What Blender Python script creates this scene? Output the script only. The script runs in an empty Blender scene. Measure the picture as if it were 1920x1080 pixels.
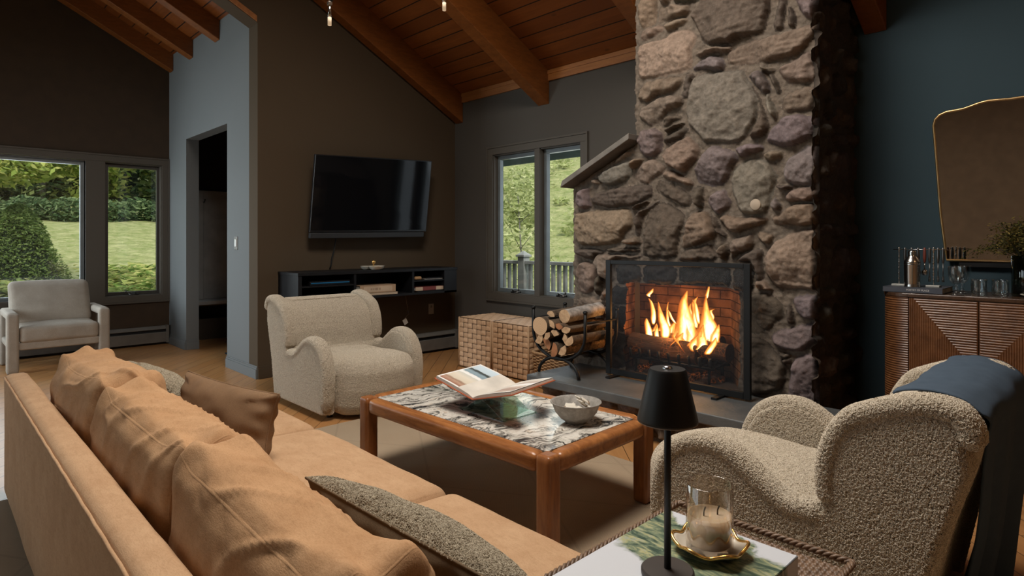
import bpy, bmesh, math, random
import numpy as np
from mathutils import Vector, Matrix, noise as mnoise

SC = bpy.context.scene
COL = SC.collection
PI = math.pi
rnd = random.Random(7)

# ------------------------------------------------------------------ measured camera
FPX, CX, CY, EYE = 1140.0, 960.0, 452.0, 1.25
ANG = math.atan(1110 / 1140)
FW = (math.sin(ANG), math.cos(ANG))
RT = (math.cos(ANG), -math.sin(ANG))
def _ray(px, py):
    r = (px - CX) / FPX
    return FW[0] + RT[0] * r, FW[1] + RT[1] * r, (CY - py) / FPX
def on_x(px, py, x):
    d = _ray(px, py); t = x / d[0]
    return Vector((x, d[1] * t, EYE + d[2] * t))
def on_y(px, py, y):
    d = _ray(px, py); t = y / d[1]
    return Vector((d[0] * t, y, EYE + d[2] * t))

# room planes (metres)
XW, YT, XL, YB = 4.473, 5.548, 2.189, 8.27
ROOF = lambda x: 2.93 + 0.5376 * (XW - x)
ROOF2 = lambda x: 3.50 + 0.52 * (XL - x)

# ------------------------------------------------------------------ geometry builder
class G:
    def __init__(s):
        s.v = []; s.f = []
    def add(s, v, f):
        n = len(s.v)
        s.v += [tuple(p) for p in v]
        s.f += [tuple(i + n for i in q) for q in f]
        return s
    def box(s, x0, y0, z0, x1, y1, z1):
        x0, x1 = min(x0, x1), max(x0, x1); y0, y1 = min(y0, y1), max(y0, y1); z0, z1 = min(z0, z1), max(z0, z1)
        v = [(x0,y0,z0),(x1,y0,z0),(x1,y1,z0),(x0,y1,z0),(x0,y0,z1),(x1,y0,z1),(x1,y1,z1),(x0,y1,z1)]
        return s.add(v, [(0,3,2,1),(4,5,6,7),(0,1,5,4),(1,2,6,5),(2,3,7,6),(3,0,4,7)])
    def hexa(s, lo, hi):
        return s.add(list(lo) + list(hi), [(0,3,2,1),(4,5,6,7),(0,1,5,4),(1,2,6,5),(2,3,7,6),(3,0,4,7)])
    def obox(s, c, ax, ay, az):
        c, ax, ay, az = map(Vector, (c, ax, ay, az))
        lo = [c - ax - ay - az, c + ax - ay - az, c + ax + ay - az, c - ax + ay - az]
        return s.hexa(lo, [p + az * 2 for p in lo])
    def prism(s, poly, axis, a, b):
        def P(q, t):
            return {'x': (t, q[0], q[1]), 'y': (q[0], t, q[1]), 'z': (q[0], q[1], t)}[axis]
        n = len(poly)
        v = [P(q, a) for q in poly] + [P(q, b) for q in poly]
        f = [tuple(range(n))[::-1], tuple(range(n, 2 * n))] + [(i, (i + 1) % n, n + (i + 1) % n, n + i) for i in range(n)]
        return s.add(v, f)
    def tube(s, pts, r, n=8, cap=True, closed=False):
        pts = [Vector(p) for p in pts]; m = len(pts)
        rr = r if isinstance(r, (list, tuple)) else [r] * m
        up = None; v = []; f = []
        for i, p in enumerate(pts):
            if closed: t = pts[(i + 1) % m] - pts[i - 1]
            else: t = pts[min(i + 1, m - 1)] - pts[max(i - 1, 0)]
            t.normalize()
            if up is None:
                a = Vector((0, 0, 1)) if abs(t.z) < .9 else Vector((1, 0, 0))
                up = (a - t * a.dot(t)).normalized()
            else:
                up = (up - t * up.dot(t)).normalized()
            w = t.cross(up)
            for k in range(n):
                a = 2 * PI * k / n
                v.append(p + (up * math.cos(a) + w * math.sin(a)) * rr[i])
        for i in range(m if closed else m - 1):
            for k in range(n):
                j = (i + 1) % m
                f.append((i * n + k, i * n + (k + 1) % n, j * n + (k + 1) % n, j * n + k))
        if cap and not closed:
            f.append(tuple(range(n))[::-1]); f.append(tuple((m - 1) * n + k for k in range(n)))
        return s.add(v, f)
    def lathe(s, c, prof, n=28, cap=True):
        v = []; f = []; m = len(prof)
        for r, z in prof:
            for k in range(n):
                a = 2 * PI * k / n
                v.append((c[0] + r * math.cos(a), c[1] + r * math.sin(a), c[2] + z))
        for i in range(m - 1):
            for k in range(n):
                f.append((i * n + k, i * n + (k + 1) % n, (i + 1) * n + (k + 1) % n, (i + 1) * n + k))
        if cap:
            f.append(tuple(range(n))[::-1]); f.append(tuple((m - 1) * n + k for k in range(n)))
        return s.add(v, f)
    def grid(s, P, nu, nv, cu=False, cv=False):
        """P: array (nu, nv, 3)"""
        v = np.asarray(P).reshape(-1, 3).tolist(); f = []
        for i in range(nu if cu else nu - 1):
            for j in range(nv if cv else nv - 1):
                a, b = i, (i + 1) % nu; c, d = j, (j + 1) % nv
                f.append((a * nv + c, b * nv + c, b * nv + d, a * nv + d))
        return s.add(v, f)
    def xform(s, M):
        s.v = [tuple(M @ Vector(p)) for p in s.v]; return s
    def build(s, name, mat, parent=None, smooth=False, bevel=0, seg=2, kind=None, angle=None):
        me = bpy.data.meshes.new(name)
        me.from_pydata(s.v, [], s.f)
        if mat: me.materials.append(mat)
        if smooth: me.polygons.foreach_set('use_smooth', [True] * len(me.polygons))
        me.validate(); me.update()
        bm = bmesh.new(); bm.from_mesh(me); bmesh.ops.recalc_face_normals(bm, faces=bm.faces); bm.to_mesh(me); bm.free()
        if angle is not None:
            me.polygons.foreach_set('use_smooth', [True] * len(me.polygons))
            me.set_sharp_from_angle(angle=math.radians(angle))
        o = bpy.data.objects.new(name, me); COL.objects.link(o)
        if parent is not None:
            o.parent = parent
            if parent.parent is None and parent.type == 'EMPTY':
                o.matrix_parent_inverse = parent.matrix_basis.inverted()
        if bevel:
            b = o.modifiers.new('bevel', 'BEVEL'); b.width = bevel; b.segments = seg; b.limit_method = 'ANGLE'; b.angle_limit = math.radians(35)
        if kind: o['kind'] = kind
        return o

def thing(name, label, cat, loc=(0, 0, 0), group=None, kind=None):
    o = bpy.data.objects.new(name, None); COL.objects.link(o)
    o.location = loc; o.empty_display_size = .05
    bpy.context.view_layer.update()
    return tag(o, label, cat, group, kind)
def tag(o, label, cat, group=None, kind=None):
    o['label'] = label; o['category'] = cat
    if group: o['group'] = group
    if kind: o['kind'] = kind
    return o
def copy_tree(o, parent=None):
    c = o.copy(); COL.objects.link(c)
    if parent is not None:
        mi = o.matrix_parent_inverse.copy(); c.parent = parent; c.matrix_parent_inverse = mi
    for ch in [x for x in SC.objects if x.parent == o]:
        copy_tree(ch, c)
    return c
def lab(o, label):
    o['label'] = label; return o

# ------------------------------------------------------------------ numpy noise
def _hash(ix, iy, iz, seed):
    h = (ix * 374761393 + iy * 668265263 + iz * 2147483647 + seed * 974634777) & 0xFFFFFFFF
    h = ((h ^ (h >> 13)) * 1274126177) & 0xFFFFFFFF
    return ((h ^ (h >> 16)) & 0xFFFF) / 65535.0
def vnoise(p, seed=0):
    p = np.asarray(p, dtype=float)
    i = np.floor(p).astype(np.int64); f = p - i; f = f * f * (3 - 2 * f)
    r = 0
    for dx in (0, 1):
        for dy in (0, 1):
            for dz in (0, 1):
                w = (f[..., 0] if dx else 1 - f[..., 0]) * (f[..., 1] if dy else 1 - f[..., 1]) * (f[..., 2] if dz else 1 - f[..., 2])
                r = r + w * _hash(i[..., 0] + dx, i[..., 1] + dy, i[..., 2] + dz, seed)
    return r * 2 - 1
def fbm(p, octs=4, seed=0, gain=.5):
    p = np.asarray(p, dtype=float); a = 1; r = 0
    for o in range(octs):
        r = r + a * vnoise(p * (2 ** o) + o * 17.3, seed + o); a *= gain
    return r

# ------------------------------------------------------------------ shader helpers
class N:
    def __init__(s, name):
        s.m = bpy.data.materials.new(name); s.m.use_nodes = True
        s.t = s.m.node_tree; s.t.nodes.clear()
        s.out = s.t.nodes.new('ShaderNodeOutputMaterial')
    def n(s, typ, ins=None, **props):
        nd = s.t.nodes.new('ShaderNode' + typ)
        for k, v in props.items(): setattr(nd, k, v)
        for k, v in (ins or {}).items(): s.set(nd.inputs[k], v)
        return nd
    def set(s, sock, v):
        if isinstance(v, bpy.types.NodeSocket): s.t.links.new(v, sock)
        elif isinstance(v, bpy.types.Node): s.t.links.new(v.outputs[0], sock)
        else:
            if isinstance(v, (tuple, list)) and len(v) == 3 and sock.type == 'RGBA': v = (*v, 1)
            sock.default_value = v
    def co(s, scale=(1, 1, 1), rot=(0, 0, 0), kind='Object', loc=(0, 0, 0)):
        t = s.n('TexCoord').outputs[kind]
        return s.n('Mapping', {'Vector': t, 'Scale': scale, 'Rotation': rot, 'Location': loc}).outputs[0]
    def noise(s, vec, scale=5, detail=3, rough=.5, dist=0):
        return s.n('TexNoise', {'Vector': vec, 'Scale': scale, 'Detail': detail, 'Roughness': rough, 'Distortion': dist}).outputs[0]
    def ramp(s, fac, stops, interp='LINEAR'):
        r = s.n('ValToRGB', {'Fac': fac}); cr = r.color_ramp; cr.interpolation = interp
        while len(cr.elements) < len(stops): cr.elements.new(.5)
        for e, (p, c) in zip(cr.elements, stops):
            e.position = p; e.color = (*c, 1) if len(c) == 3 else c
        return r.outputs[0]
    def mix(s, fac, a, b, mode='MIX'):
        m = s.n('Mix', data_type='RGBA', blend_type=mode)
        s.set(m.inputs[0], fac); s.set(m.inputs[6], a); s.set(m.inputs[7], b)
        return m.outputs[2]
    def math(s, op, a, b=0.0, c=None):
        m = s.n('Math', operation=op); s.set(m.inputs[0], a); s.set(m.inputs[1], b)
        if c is not None: s.set(m.inputs[2], c)
        return m.outputs[0]
    def bump(s, h, strength=.3, dist=.01):
        return s.n('Bump', {'Height': h, 'Strength': strength, 'Distance': dist}).outputs[0]
    def pbr(s, col, rough=.6, metal=0, normal=None, spec=.5, **ex):
        ins = {'Base Color': col, 'Roughness': rough, 'Metallic': metal, 'Specular IOR Level': spec}
        if normal is not None: ins['Normal'] = normal
        ins.update({k.replace('_', ' '): v for k, v in ex.items()})
        b = s.n('BsdfPrincipled', ins)
        return s.done(b)
    def done(s, b):
        s.set(s.out.inputs[0], b.outputs[0] if isinstance(b, bpy.types.Node) else b); return s.m

def plain(name, col, rough=.6, metal=0, spec=.5, var=.12, scale=8):
    k = N(name); c = k.noise(k.co(), scale, 3)
    dk = tuple(v * (1 - var) for v in col); lt = tuple(min(1, v * (1 + var)) for v in col)
    return k.pbr(k.ramp(c, [(.3, dk), (.7, lt)]), rough, metal, None, spec)
def fabric(name, col, col2, scale=900, big=6, bump=.25, rough=.9, sheen=.0):
    k = N(name); v = k.co()
    a = k.noise(v, big, 4, .6); fine = k.noise(k.co((1, 1, .35)), scale, 2, .6); fine2 = k.noise(k.co((.35, .35, 1.2)), scale, 2, .6)
    w = k.math('ADD', k.math('MULTIPLY', fine, .5), k.math('MULTIPLY', fine2, .5))
    c = k.mix(k.ramp(a, [(.35, (0, 0, 0)), (.68, (1, 1, 1))]), col, col2)
    c = k.mix(k.math('MULTIPLY', k.ramp(w, [(.35, (1, 1, 1)), (.6, (0, 0, 0))]), .45), c, tuple(x * .6 for x in col))
    return k.pbr(c, rough, 0, k.bump(w, bump, .004), .2)
def wood(name, c1, c2, axis=(1, 1, 8), scale=14, rough=.4, bump=.05, spec=.5):
    k = N(name); v = k.co(axis)
    a = k.noise(v, scale, 5, .6, .6); b = k.noise(v, scale * 6, 2)
    f = k.math('ADD', k.math('MULTIPLY', a, .8), k.math('MULTIPLY', b, .25))
    return k.pbr(k.ramp(f, [(.35, c1), (.7, c2)]), rough, 0, k.bump(f, bump, .004), spec)
def glassy(name, tint=(1, 1, 1), rough=.02, ior=1.45):
    k = N(name)
    return k.pbr(tint, rough, 0, None, .5, Transmission_Weight=1.0, IOR=ior)
def thin_glass(name, tint=(.96, .98, .98), edge=.55, base=.04):
    k = N(name)
    tr = k.n('BsdfTransparent', {'Color': tint}); gl = k.n('BsdfGlossy', {'Color': (1, 1, 1), 'Roughness': .03})
    lw = k.n('LayerWeight', {'Blend': .35})
    f = k.math('ADD', k.math('MULTIPLY', k.math('POWER', lw.outputs[1], 2.0), edge), base)
    return k.done(k.n('MixShader', {0: f, 1: tr.outputs[0], 2: gl.outputs[0]}))
def pane_mat(name, refl=.05, tint=(1, 1, 1)):
    k = N(name)
    tr = k.n('BsdfTransparent', {'Color': tint}); gl = k.n('BsdfGlossy', {'Color': (1, 1, 1), 'Roughness': .02})
    lw = k.n('LayerWeight', {'Blend': .25})
    f = k.math('ADD', k.math('MULTIPLY', lw.outputs[0], .35), refl)
    mx = k.n('MixShader', {0: f, 1: tr.outputs[0], 2: gl.outputs[0]})
    return k.done(mx)
# ------------------------------------------------------------------ room materials
def paint(name, col, rough=.85):
    k = N(name); a = k.noise(k.co(), 1.3, 3); b = k.noise(k.co(), 260, 2)
    c = k.mix(a, tuple(v * .92 for v in col), tuple(v * 1.06 for v in col))
    return k.pbr(c, rough, 0, k.bump(b, .12, .002), .25)
m_wall = paint('wall paint', (.150, .158, .158))
m_wall_e = paint('east wall paint', (.075, .066, .056))
m_wall_tv = paint('tv wall paint in warm light', (.070, .048, .028))  # browner than the partition: warm light on this wall put into the paint
m_wall_dim_blue = paint('wall paint in dim blue light', (.032, .055, .068))  # same paint as the other walls, with dim bluish light put into the colour
m_trim = paint('trim paint', (.115, .110, .102), .55)
m_dark = plain('black void', (.006, .006, .007), .8)

def boards(name, c1, c2, c3, rot, width, length, rough, gap=(.02, .008, .003), gaps=.004, bump=.4, knots=True, axis=(1, 14, 6), perm=None):
    k = N(name); v0 = k.n('TexCoord').outputs['Object']
    if perm:
        sx = k.n('SeparateXYZ', {0: v0}); cx = k.n('CombineXYZ', {i: sx.outputs[j] for i, j in enumerate(perm)}); v0 = cx.outputs[0]
    v = k.n('Mapping', {'Vector': v0, 'Rotation': (0, 0, rot)}).outputs[0]
    br = k.n('TexBrick', {'Vector': v, 'Color1': (0, 0, 0, 1), 'Color2': (1, 1, 1, 1), 'Mortar': (.5, .5, .5, 1), 'Scale': 1.0, 'Mortar Size': gaps,
                          'Mortar Smooth': .1, 'Bias': 0.0, 'Brick Width': length, 'Row Height': width}, offset=.37)
    g = k.n('Mapping', {'Vector': v, 'Scale': axis}).outputs[0]
    off = k.n('VectorMath', {0: g, 1: k.n('CombineXYZ', {0: k.math('MULTIPLY', br.outputs[0], 31.0), 1: k.math('MULTIPLY', br.outputs[0], 17.0)}).outputs[0]}, operation='ADD').outputs[0]
    a = k.noise(off, 1.6, 5, .6, 1.2)
    col = k.mix(k.ramp(a, [(.3, (0, 0, 0)), (.7, (1, 1, 1))]), c1, c2)
    col = k.mix(k.math('MULTIPLY', br.outputs[0], .75), col, c3)
    if knots:
        vo = k.n('TexVoronoi', {'Vector': k.n('Mapping', {'Vector': v, 'Scale': (2.2, 5, 1)}).outputs[0], 'Scale': 1.0, 'Randomness': 1.0})
        kn = k.ramp(vo.outputs[0], [(.02, (1, 1, 1)), (.09, (0, 0, 0))])
        col = k.mix(k.math('MULTIPLY', kn, .8), col, tuple(x * .25 for x in c1))
    col = k.mix(br.outputs[1], col, gap)
    h = k.math('ADD', k.math('MULTIPLY', a, .08), k.math('MULTIPLY', br.outputs[1], -1.0))
    return k.pbr(col, rough, 0, k.bump(h, bump, .004), .5)
m_floor = boards('oak floor', (.33, .155, .055), (.50, .27, .11), (.42, .19, .065), math.radians(-45), .125, 1.6, .30, (.05, .025, .01), .0022, .12)
m_ceil = boards('pine ceiling', (.155, .042, .007), (.24, .070, .013), (.125, .032, .005), math.radians(90), .135, 4.2, .45, (.012, .004, .001), .005, .6)
m_beam = wood('ceiling beam wood', (.150, .045, .008), (.235, .076, .015), (3, 3, 14), 3, .45, .03)
m_beam_y = wood('eave trim wood', (.24, .085, .02), (.36, .14, .035), (12, 1, 12), 3, .45, .03)

# ------------------------------------------------------------------ shell
S = 'structure'
o = G().box(-3.2, -2.7, -.06, 4.7, 8.6, 0).build('floor', m_floor, kind=S)

g = G()
g.prism([(XL, 0), (XW, 0), (XW, 2.98), (-1, ROOF(-1) + .05), (-1, 4.86), (XL, 3.225)], 'y', YT, YT + .20)
g.build('wall_gable', m_wall_tv, kind=S)

g = G()
g.box(XL, YT + .2, 0, XL + .136, 6.31, 3.62)
g.box(XL, 7.61, 0, XL + .136, YB, 3.62)
g.box(XL, 6.31, 2.42, XL + .136, 7.61, 3.62)
g.build('wall_partition', m_wall, kind=S)

WX0 = -1.35
g = G()
g.box(-3.2, YB, 0, XL + .05, YB + .15, .56)
g.box(-3.2, YB, .56, WX0, YB + .15, 2.22)
g.box(1.336, YB, .56, 1.524, YB + .15, 2.22)
g.box(2.105, YB, .56, XL + .05, YB + .15, 2.22)
g.prism([(-3.2, 2.22), (XL + .05, 2.22), (XL + .05, ROOF2(XL)), (-3.2, ROOF2(-3.2))], 'y', YB, YB + .15)
g.build('wall_far', plain('far wall paint', (.042, .024, .011), .85), kind=S)

W2 = (3.656, 4.885, .69, 2.185)
g = G()
g.box(XW, 1.40, 0, XW + .15, YT + .2, W2[2]); g.box(XW, 1.40, W2[3], XW + .15, YT + .2, 3.0)
g.box(XW, 1.40, W2[2], XW + .15, W2[0], W2[3]); g.box(XW, W2[1], W2[2], XW + .15, YT + .2, W2[3])
g.build('wall_window', m_wall_e, kind=S)
G().box(XW, -2.7, 0, XW + .15, 1.40, 3.0).build('wall_right', m_wall_dim_blue, kind=S)
# walls behind the camera: a wide glazed opening towards the garden in the west wall
g = G()
g.box(-3.2, -2.7, 0, -3.05, 2.6, 6.2); g.box(-3.2, 2.6, 2.6, -3.05, 8.4, 6.2); g.box(-3.2, 2.6, 0, -3.05, 8.4, .25); g.box(-3.2, 7.4, .25, -3.05, 8.4, 2.6)
g.build('wall_left', plain('west wall paint', (.16, .11, .07), .85), kind=S)
G().box(-3.2, -2.85, 0, 4.7, -2.7, 6.2).build('wall_back', plain('back wall paint', (.17, .12, .08), .85), kind=S)

# roofs
g = G()
g.prism([(XW + .15, ROOF(XW + .15)), (-1, ROOF(-1)), (-3.2, ROOF(-1) - 1.18), (-3.2, ROOF(-1) - 1.0), (-1, ROOF(-1) + .2), (XW + .15, ROOF(XW + .15) + .2)], 'y', -2.85, YT + .2)
g.build('ceiling', m_ceil, kind=S)
g = G()
g.prism([(XL + .2, ROOF2(XL + .2)), (-3.2, ROOF2(-3.2)), (-3.2, ROOF2(-3.2) + .15), (XL + .2, ROOF2(XL + .2) + .15)], 'y', YT + .2, 8.6)
g.build('ceiling_alcove', m_ceil, kind=S)

def beam(name, y0, y1, x0, x1, roof, depth, mat):
    lo = lambda x: roof(x) - depth
    return G().prism([(x0, lo(x0)), (x1, lo(x1)), (x1, roof(x1) + .02), (x0, roof(x0) + .02)], 'y', y0, y1).build(name, mat, bevel=.006, kind=S)
for y0, y1 in ((5.40, 5.52), (4.063, 4.21), (2.58, 2.72), (1.125, 1.255)):
    beam('ceiling_beam', y0, y1, -.9, XW - .001, ROOF, .32, m_beam)
for y0, y1 in ((8.10, 8.23), (7.36, 7.49), (6.52, 6.65)):
    beam('alcove_beam', y0, y1, -3.0, XL - .001, ROOF2, .20, m_beam)
# wooden strip along the eave, between the beams
for i, (y0, y1) in enumerate(((4.21, 5.40), (2.72, 4.063), (1.255, 1.31), (-2.7, 1.125))):
    G().box(XW - .022, y0, 2.835, XW, y1, 2.935).box(XW - .03, y0, 2.90, XW - .02, y1, 2.94).build('trim_%d' % (i + 1), m_beam_y, bevel=.003, kind=S)
# strip on the edge of the gable header
G().prism([(XL - .01, 3.235), (-1, 4.905), (-1, 4.955), (XL - .01, 3.285)], 'y', YT - .012, YT).build('trim_5', m_beam_y, kind=S)

def base_strip(name, x0, y0, x1, y1, nx, ny, mat, h=.115):
    g = G()
    for d, a, b in ((.018, 0, h - .03), (.012, h - .03, h - .012), (.007, h - .012, h)):
        g.box(x0, y0, a, x1 + nx * d, y1 + ny * d, b)
    return g.build(name, mat, bevel=.002, kind=S)
base_strip('baseboard_partition', XL, YT, XL, 6.31, -1, 0, m_wall)
base_strip('baseboard_column', XL, 7.61, XL, YB, -1, 0, m_wall)
base_strip('baseboard_jamb', XL, 7.61, XL + .136, 7.61, 0, -1, m_wall)
base_strip('baseboard_gable', XL, YT, 3.75, YT, 0, -1, m_wall_tv)

# hall beyond the opening
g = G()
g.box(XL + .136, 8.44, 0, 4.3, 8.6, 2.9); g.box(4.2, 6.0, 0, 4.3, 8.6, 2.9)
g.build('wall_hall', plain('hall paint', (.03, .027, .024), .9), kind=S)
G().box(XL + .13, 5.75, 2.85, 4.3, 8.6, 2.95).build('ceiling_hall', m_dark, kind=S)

# ------------------------------------------------------------------ windows
m_casing = paint('window casing paint', (.082, .070, .056), .5)
m_sash = plain('aluminium sash', (.15, .17, .175), .4, .2)
m_sashdark = plain('bronze sash', (.05, .045, .04), .4, .2)
m_pane = pane_mat('window glass', .035)
m_crank = plain('crank metal', (.10, .095, .09), .35, .8)

def win(name, axis, at, inward, a0, a1, z0, z1, splits, casing=.085, depth=.12, cranks=(), side=0):
    """axis: the wall's horizontal axis; at: the plane; inward: sign of the room side."""
    t = bpy.data.objects.new(name, None); COL.objects.link(t); t['kind'] = S
    def bx(g, u0, u1, d0, d1, w0, w1):
        if axis == 'x': g.box(u0, at + d0 * inward, w0, u1, at + d1 * inward, w1)
        else: g.box(at + d0 * inward, u0, w0, at + d1 * inward, u1, w1)
    g = G()
    for c0, c1, e in ((casing - .02, -.0, .018), (casing, casing - .02, .026)):
        bx(g, a0 - c0, a0 - c1, 0, e, z0 - c1, z1 + c1); bx(g, a1 + c1, a1 + c0, 0, e, z0 - c1, z1 + c1)
        bx(g, a0 - c0, a1 + c0, 0, e, z1 + c1, z1 + c0); bx(g, a0 - c0, a1 + c0, 0, e, z0 - c0, z0 - c1)
    for (s0, s1) in splits[1]: bx(g, s0, s1, -.10, .014, z0, z1)
    w = .012
    bx(g, a0, a0 + w, -depth, 0, z0, z1); bx(g, a1 - w, a1, -depth, 0, z0, z1); bx(g, a0, a1, -depth, 0, z1 - w, z1); bx(g, a0, a1, -depth, .008, z0 - .006, z0 + w)
    g.build('casing', m_casing, t, bevel=.002)
    for i, (s0, s1) in enumerate(splits[0]):
        g = G(); e = .04
        bx(g, s0, s0 + e, -.10, -.055, z0 + .012, z1 - .012); bx(g, s1 - e, s1, -.10, -.055, z0 + .012, z1 - .012)
        bx(g, s0 + e, s1 - e, -.10, -.055, z1 - .052, z1 - .012); bx(g, s0 + e, s1 - e, -.10, -.055, z0 + .012, z0 + .052)
        sash = g.build('sash', m_sash if (side or i == 0) else m_sashdark, t, bevel=.002)
        g = G(); bx(g, s0 + e - .004, s1 - e + .004, -.082, -.076, z0 + .048, z1 - .048); g.build('pane', m_pane, sash)
        if i in cranks:
            g = G(); c = (s0 + s1) / 2; zz = z0 + .025
            def P(u, d, w): return (u, at + d * inward, w) if axis == 'x' else (at + d * inward, u, w)
            bx(g, c - .05, c + .05, -.05, -.005, z0 + .012, z0 + .03)
            g.tube([P(c + .03, -.02, zz), P(c + .01, .01, zz + .02), P(c - .05, .018, zz + .01), P(c - .09, .02, zz + .028)], [.008, .008, .006, .005], 8)
            g.lathe(P(c - .09, .02, zz + .02), [(.006, 0), (.009, .01), (.008, .022), (.003, .026)], 10)
            g.build('crank', m_crank, t, smooth=True)
    return t
win('window_1', 'x', YB, -1, WX0, 2.105, .60, 2.165, ([(WX0 + .01, 1.336), (1.524, 2.105)], [(1.336, 1.524)]), .085, .12, (1,), 0)
win('window_2', 'y', XW, -1, W2[0], W2[1], W2[2], W2[3], ([(W2[0] + .01, 4.185), (4.255, W2[1] - .01)], [(4.185, 4.255)]), .09, .13, (0, 1), 1)

# ------------------------------------------------------------------ fittings on the walls
m_cover = plain('heater enamel', (.15, .14, .125), .4, .2)
def heater(name, label, x0, x1, y):
    t = thing(name, label, 'heater', ((x0 + x1) / 2, y, 0), 'baseboard heaters')
    G().prism([(y, .19), (y, .225), (y - .035, .225), (y - .062, .195), (y - .062, .185)], 'x', x0, x1).build('hood', m_cover, t, bevel=.002)
    G().prism([(y - .052, .03), (y - .060, .03), (y - .066, .15), (y - .058, .155)], 'x', x0, x1).build('front_cover', m_cover, t, bevel=.002)
    G().box(x0, y - .04, .02, x1, y, .19).build('fins', m_dark, t)
    for x in (x0, x1 - .03):
        G().box(x, y - .07, .02, x + .03, y, .23).build('end_cap', m_cover, t, bevel=.003)
heater('baseboard_heater', 'long low heater along the wall under the narrow garden window', -1.0, XL - .02, YB)
heater('baseboard_heater', 'short low heater on the wall under the floating black media shelf', 3.1, XW - .01, YT)

t = thing('light_switch', 'small white rocker switch in a brown plate on the grey partition wall', 'switch', (XL, 6.066, 1.23))
G().box(XL - .006, 6.022, 1.165, XL, 6.110, 1.295).build('cover_plate', plain('switch plate', (.10, .085, .07), .4), t, bevel=.003)
G().box(XL - .012, 6.046, 1.195, XL - .004, 6.086, 1.268).build('rocker', plain('switch white', (.62, .62, .58), .4), t, bevel=.003)
t = thing('wall_outlet', 'beige electrical outlet on the wall below the black media shelf', 'outlet', (4.127, YT, .486))
G().box(4.092, YT - .006, .428, 4.162, YT, .544).build('cover_plate', plain('outlet beige', (.33, .26, .19), .4), t, bevel=.003)
G().box(4.116, YT - .009, .50, 4.138, YT - .004, .526).build('socket', plain('socket dark', (.16, .12, .09), .5), t, bevel=.002)

# mudroom bench seen through the opening
m_mud = plain('mudroom paint', (.40, .40, .40), .6)
t = thing('hall_bench', 'grey built-in bench with tall panelled back seen through the hall opening', 'bench', (3.1, 8.3, 0))
G().box(2.33, 8.08, .455, 4.1, 8.42, .50).build('seat', m_mud, t, bevel=.004)
G().box(2.33, 8.20, .43, 4.1, 8.42, .455).build('apron', plain('bench oak', (.20, .14, .09), .5), t)
g = G()
for i in range(6): g.box(2.335 + i * .29, 8.40, .50, 2.335 + i * .29 + .286, 8.435, 1.86)
g.box(2.33, 8.41, .50, 4.1, 8.438, 1.88)
bk = g.build('back_panel', m_mud, t, bevel=.004)
G().box(2.33, 8.38, 1.86, 4.1, 8.438, 1.90).build('top_rail', m_mud, t, bevel=.004)
for x in (2.62, 3.2):
    g = G().tube([(x, 8.40, 1.755), (x, 8.36, 1.75), (x, 8.335, 1.775)], [.008, .007, .006], 8).lathe((x, 8.335, 1.77), [(.004, 0), (.012, .006), (.012, .014), (.003, .02)], 10)
    g.build('coat_hook', m_crank, t, smooth=True)
G().box(2.33, 8.25, 0, 4.1, 8.27, .26).build('toe_board', plain('bench board', (.05, .035, .022), .6), t)
tag(G().box(2.42, 6.40, .001, 3.1, 7.05, .014).build('doormat', plain('navy mat', (.008, .016, .024), .95, 0, .1), bevel=.004), 'dark navy mat on the floor inside the hall opening', 'mat')

# ------------------------------------------------------------------ outdoors
def ground_z(x, y):
    return -.30 + .14 * max(0, y - 10.5) + .25 * max(0, y - 33) + .33 * max(0, x - 9.0) ** 1.0 + .35 * mnoise.noise((x * .12, y * .12, 0))
P = np.zeros((70, 70, 3))
for i in range(70):
    for j in range(70):
        x = -14 + 62 * (i / 69); y = 1 + 62 * (j / 69)
        if y < 8.6 and x < 4.8: z = -.6
        else: z = ground_z(x, y)
        P[i, j] = (x, y, z)
k = N('meadow grass'); v = k.co()
a = k.noise(v, .35, 4); b = k.noise(v, 3.2, 6, .75, .5)
c = k.mix(a, (.38, .38, .16), (.52, .49, .27)); c = k.mix(k.ramp(b, [(.35, (0, 0, 0)), (.65, (1, 1, 1))]), (.19, .24, .07), c)
m_grass = k.pbr(c, .95, 0, k.bump(b, .8, .2), .1)
G().grid(P, 70, 70).build('ground', m_grass, smooth=True, kind=S)

def leaf_mat(name, c1, c2, c3):
    k = N(name); r = k.n('NewGeometry').outputs['Random Per Island']
    c = k.ramp(r, [(0, c1), (.55, c2), (1, c3)])
    d = k.n('BsdfDiffuse', {'Color': c}); tl = k.n('BsdfTranslucent', {'Color': c})
    return k.done(k.n('MixShader', {0: .35, 1: d.outputs[0], 2: tl.outputs[0]}))
m_maple = leaf_mat('maple leaves', (.16, .24, .05), (.36, .44, .11), (.62, .60, .20))
m_ever = leaf_mat('evergreen needles', (.06, .105, .03), (.15, .22, .07), (.27, .35, .12))
m_fern = leaf_mat('fern fronds', (.13, .22, .05), (.32, .38, .11), (.55, .52, .20))
m_forest = leaf_mat('forest leaves', (.025, .045, .020), (.085, .12, .045), (.22, .25, .09))
m_bush = leaf_mat('rhododendron leaves', (.05, .09, .04), (.13, .19, .085), (.24, .30, .14))
m_pale = leaf_mat('pale hillside leaves', (.28, .33, .12), (.46, .50, .22), (.64, .64, .36))
m_bark = plain('grey bark', (.16, .15, .13), .9, 0, .2, .4, 20)

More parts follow.
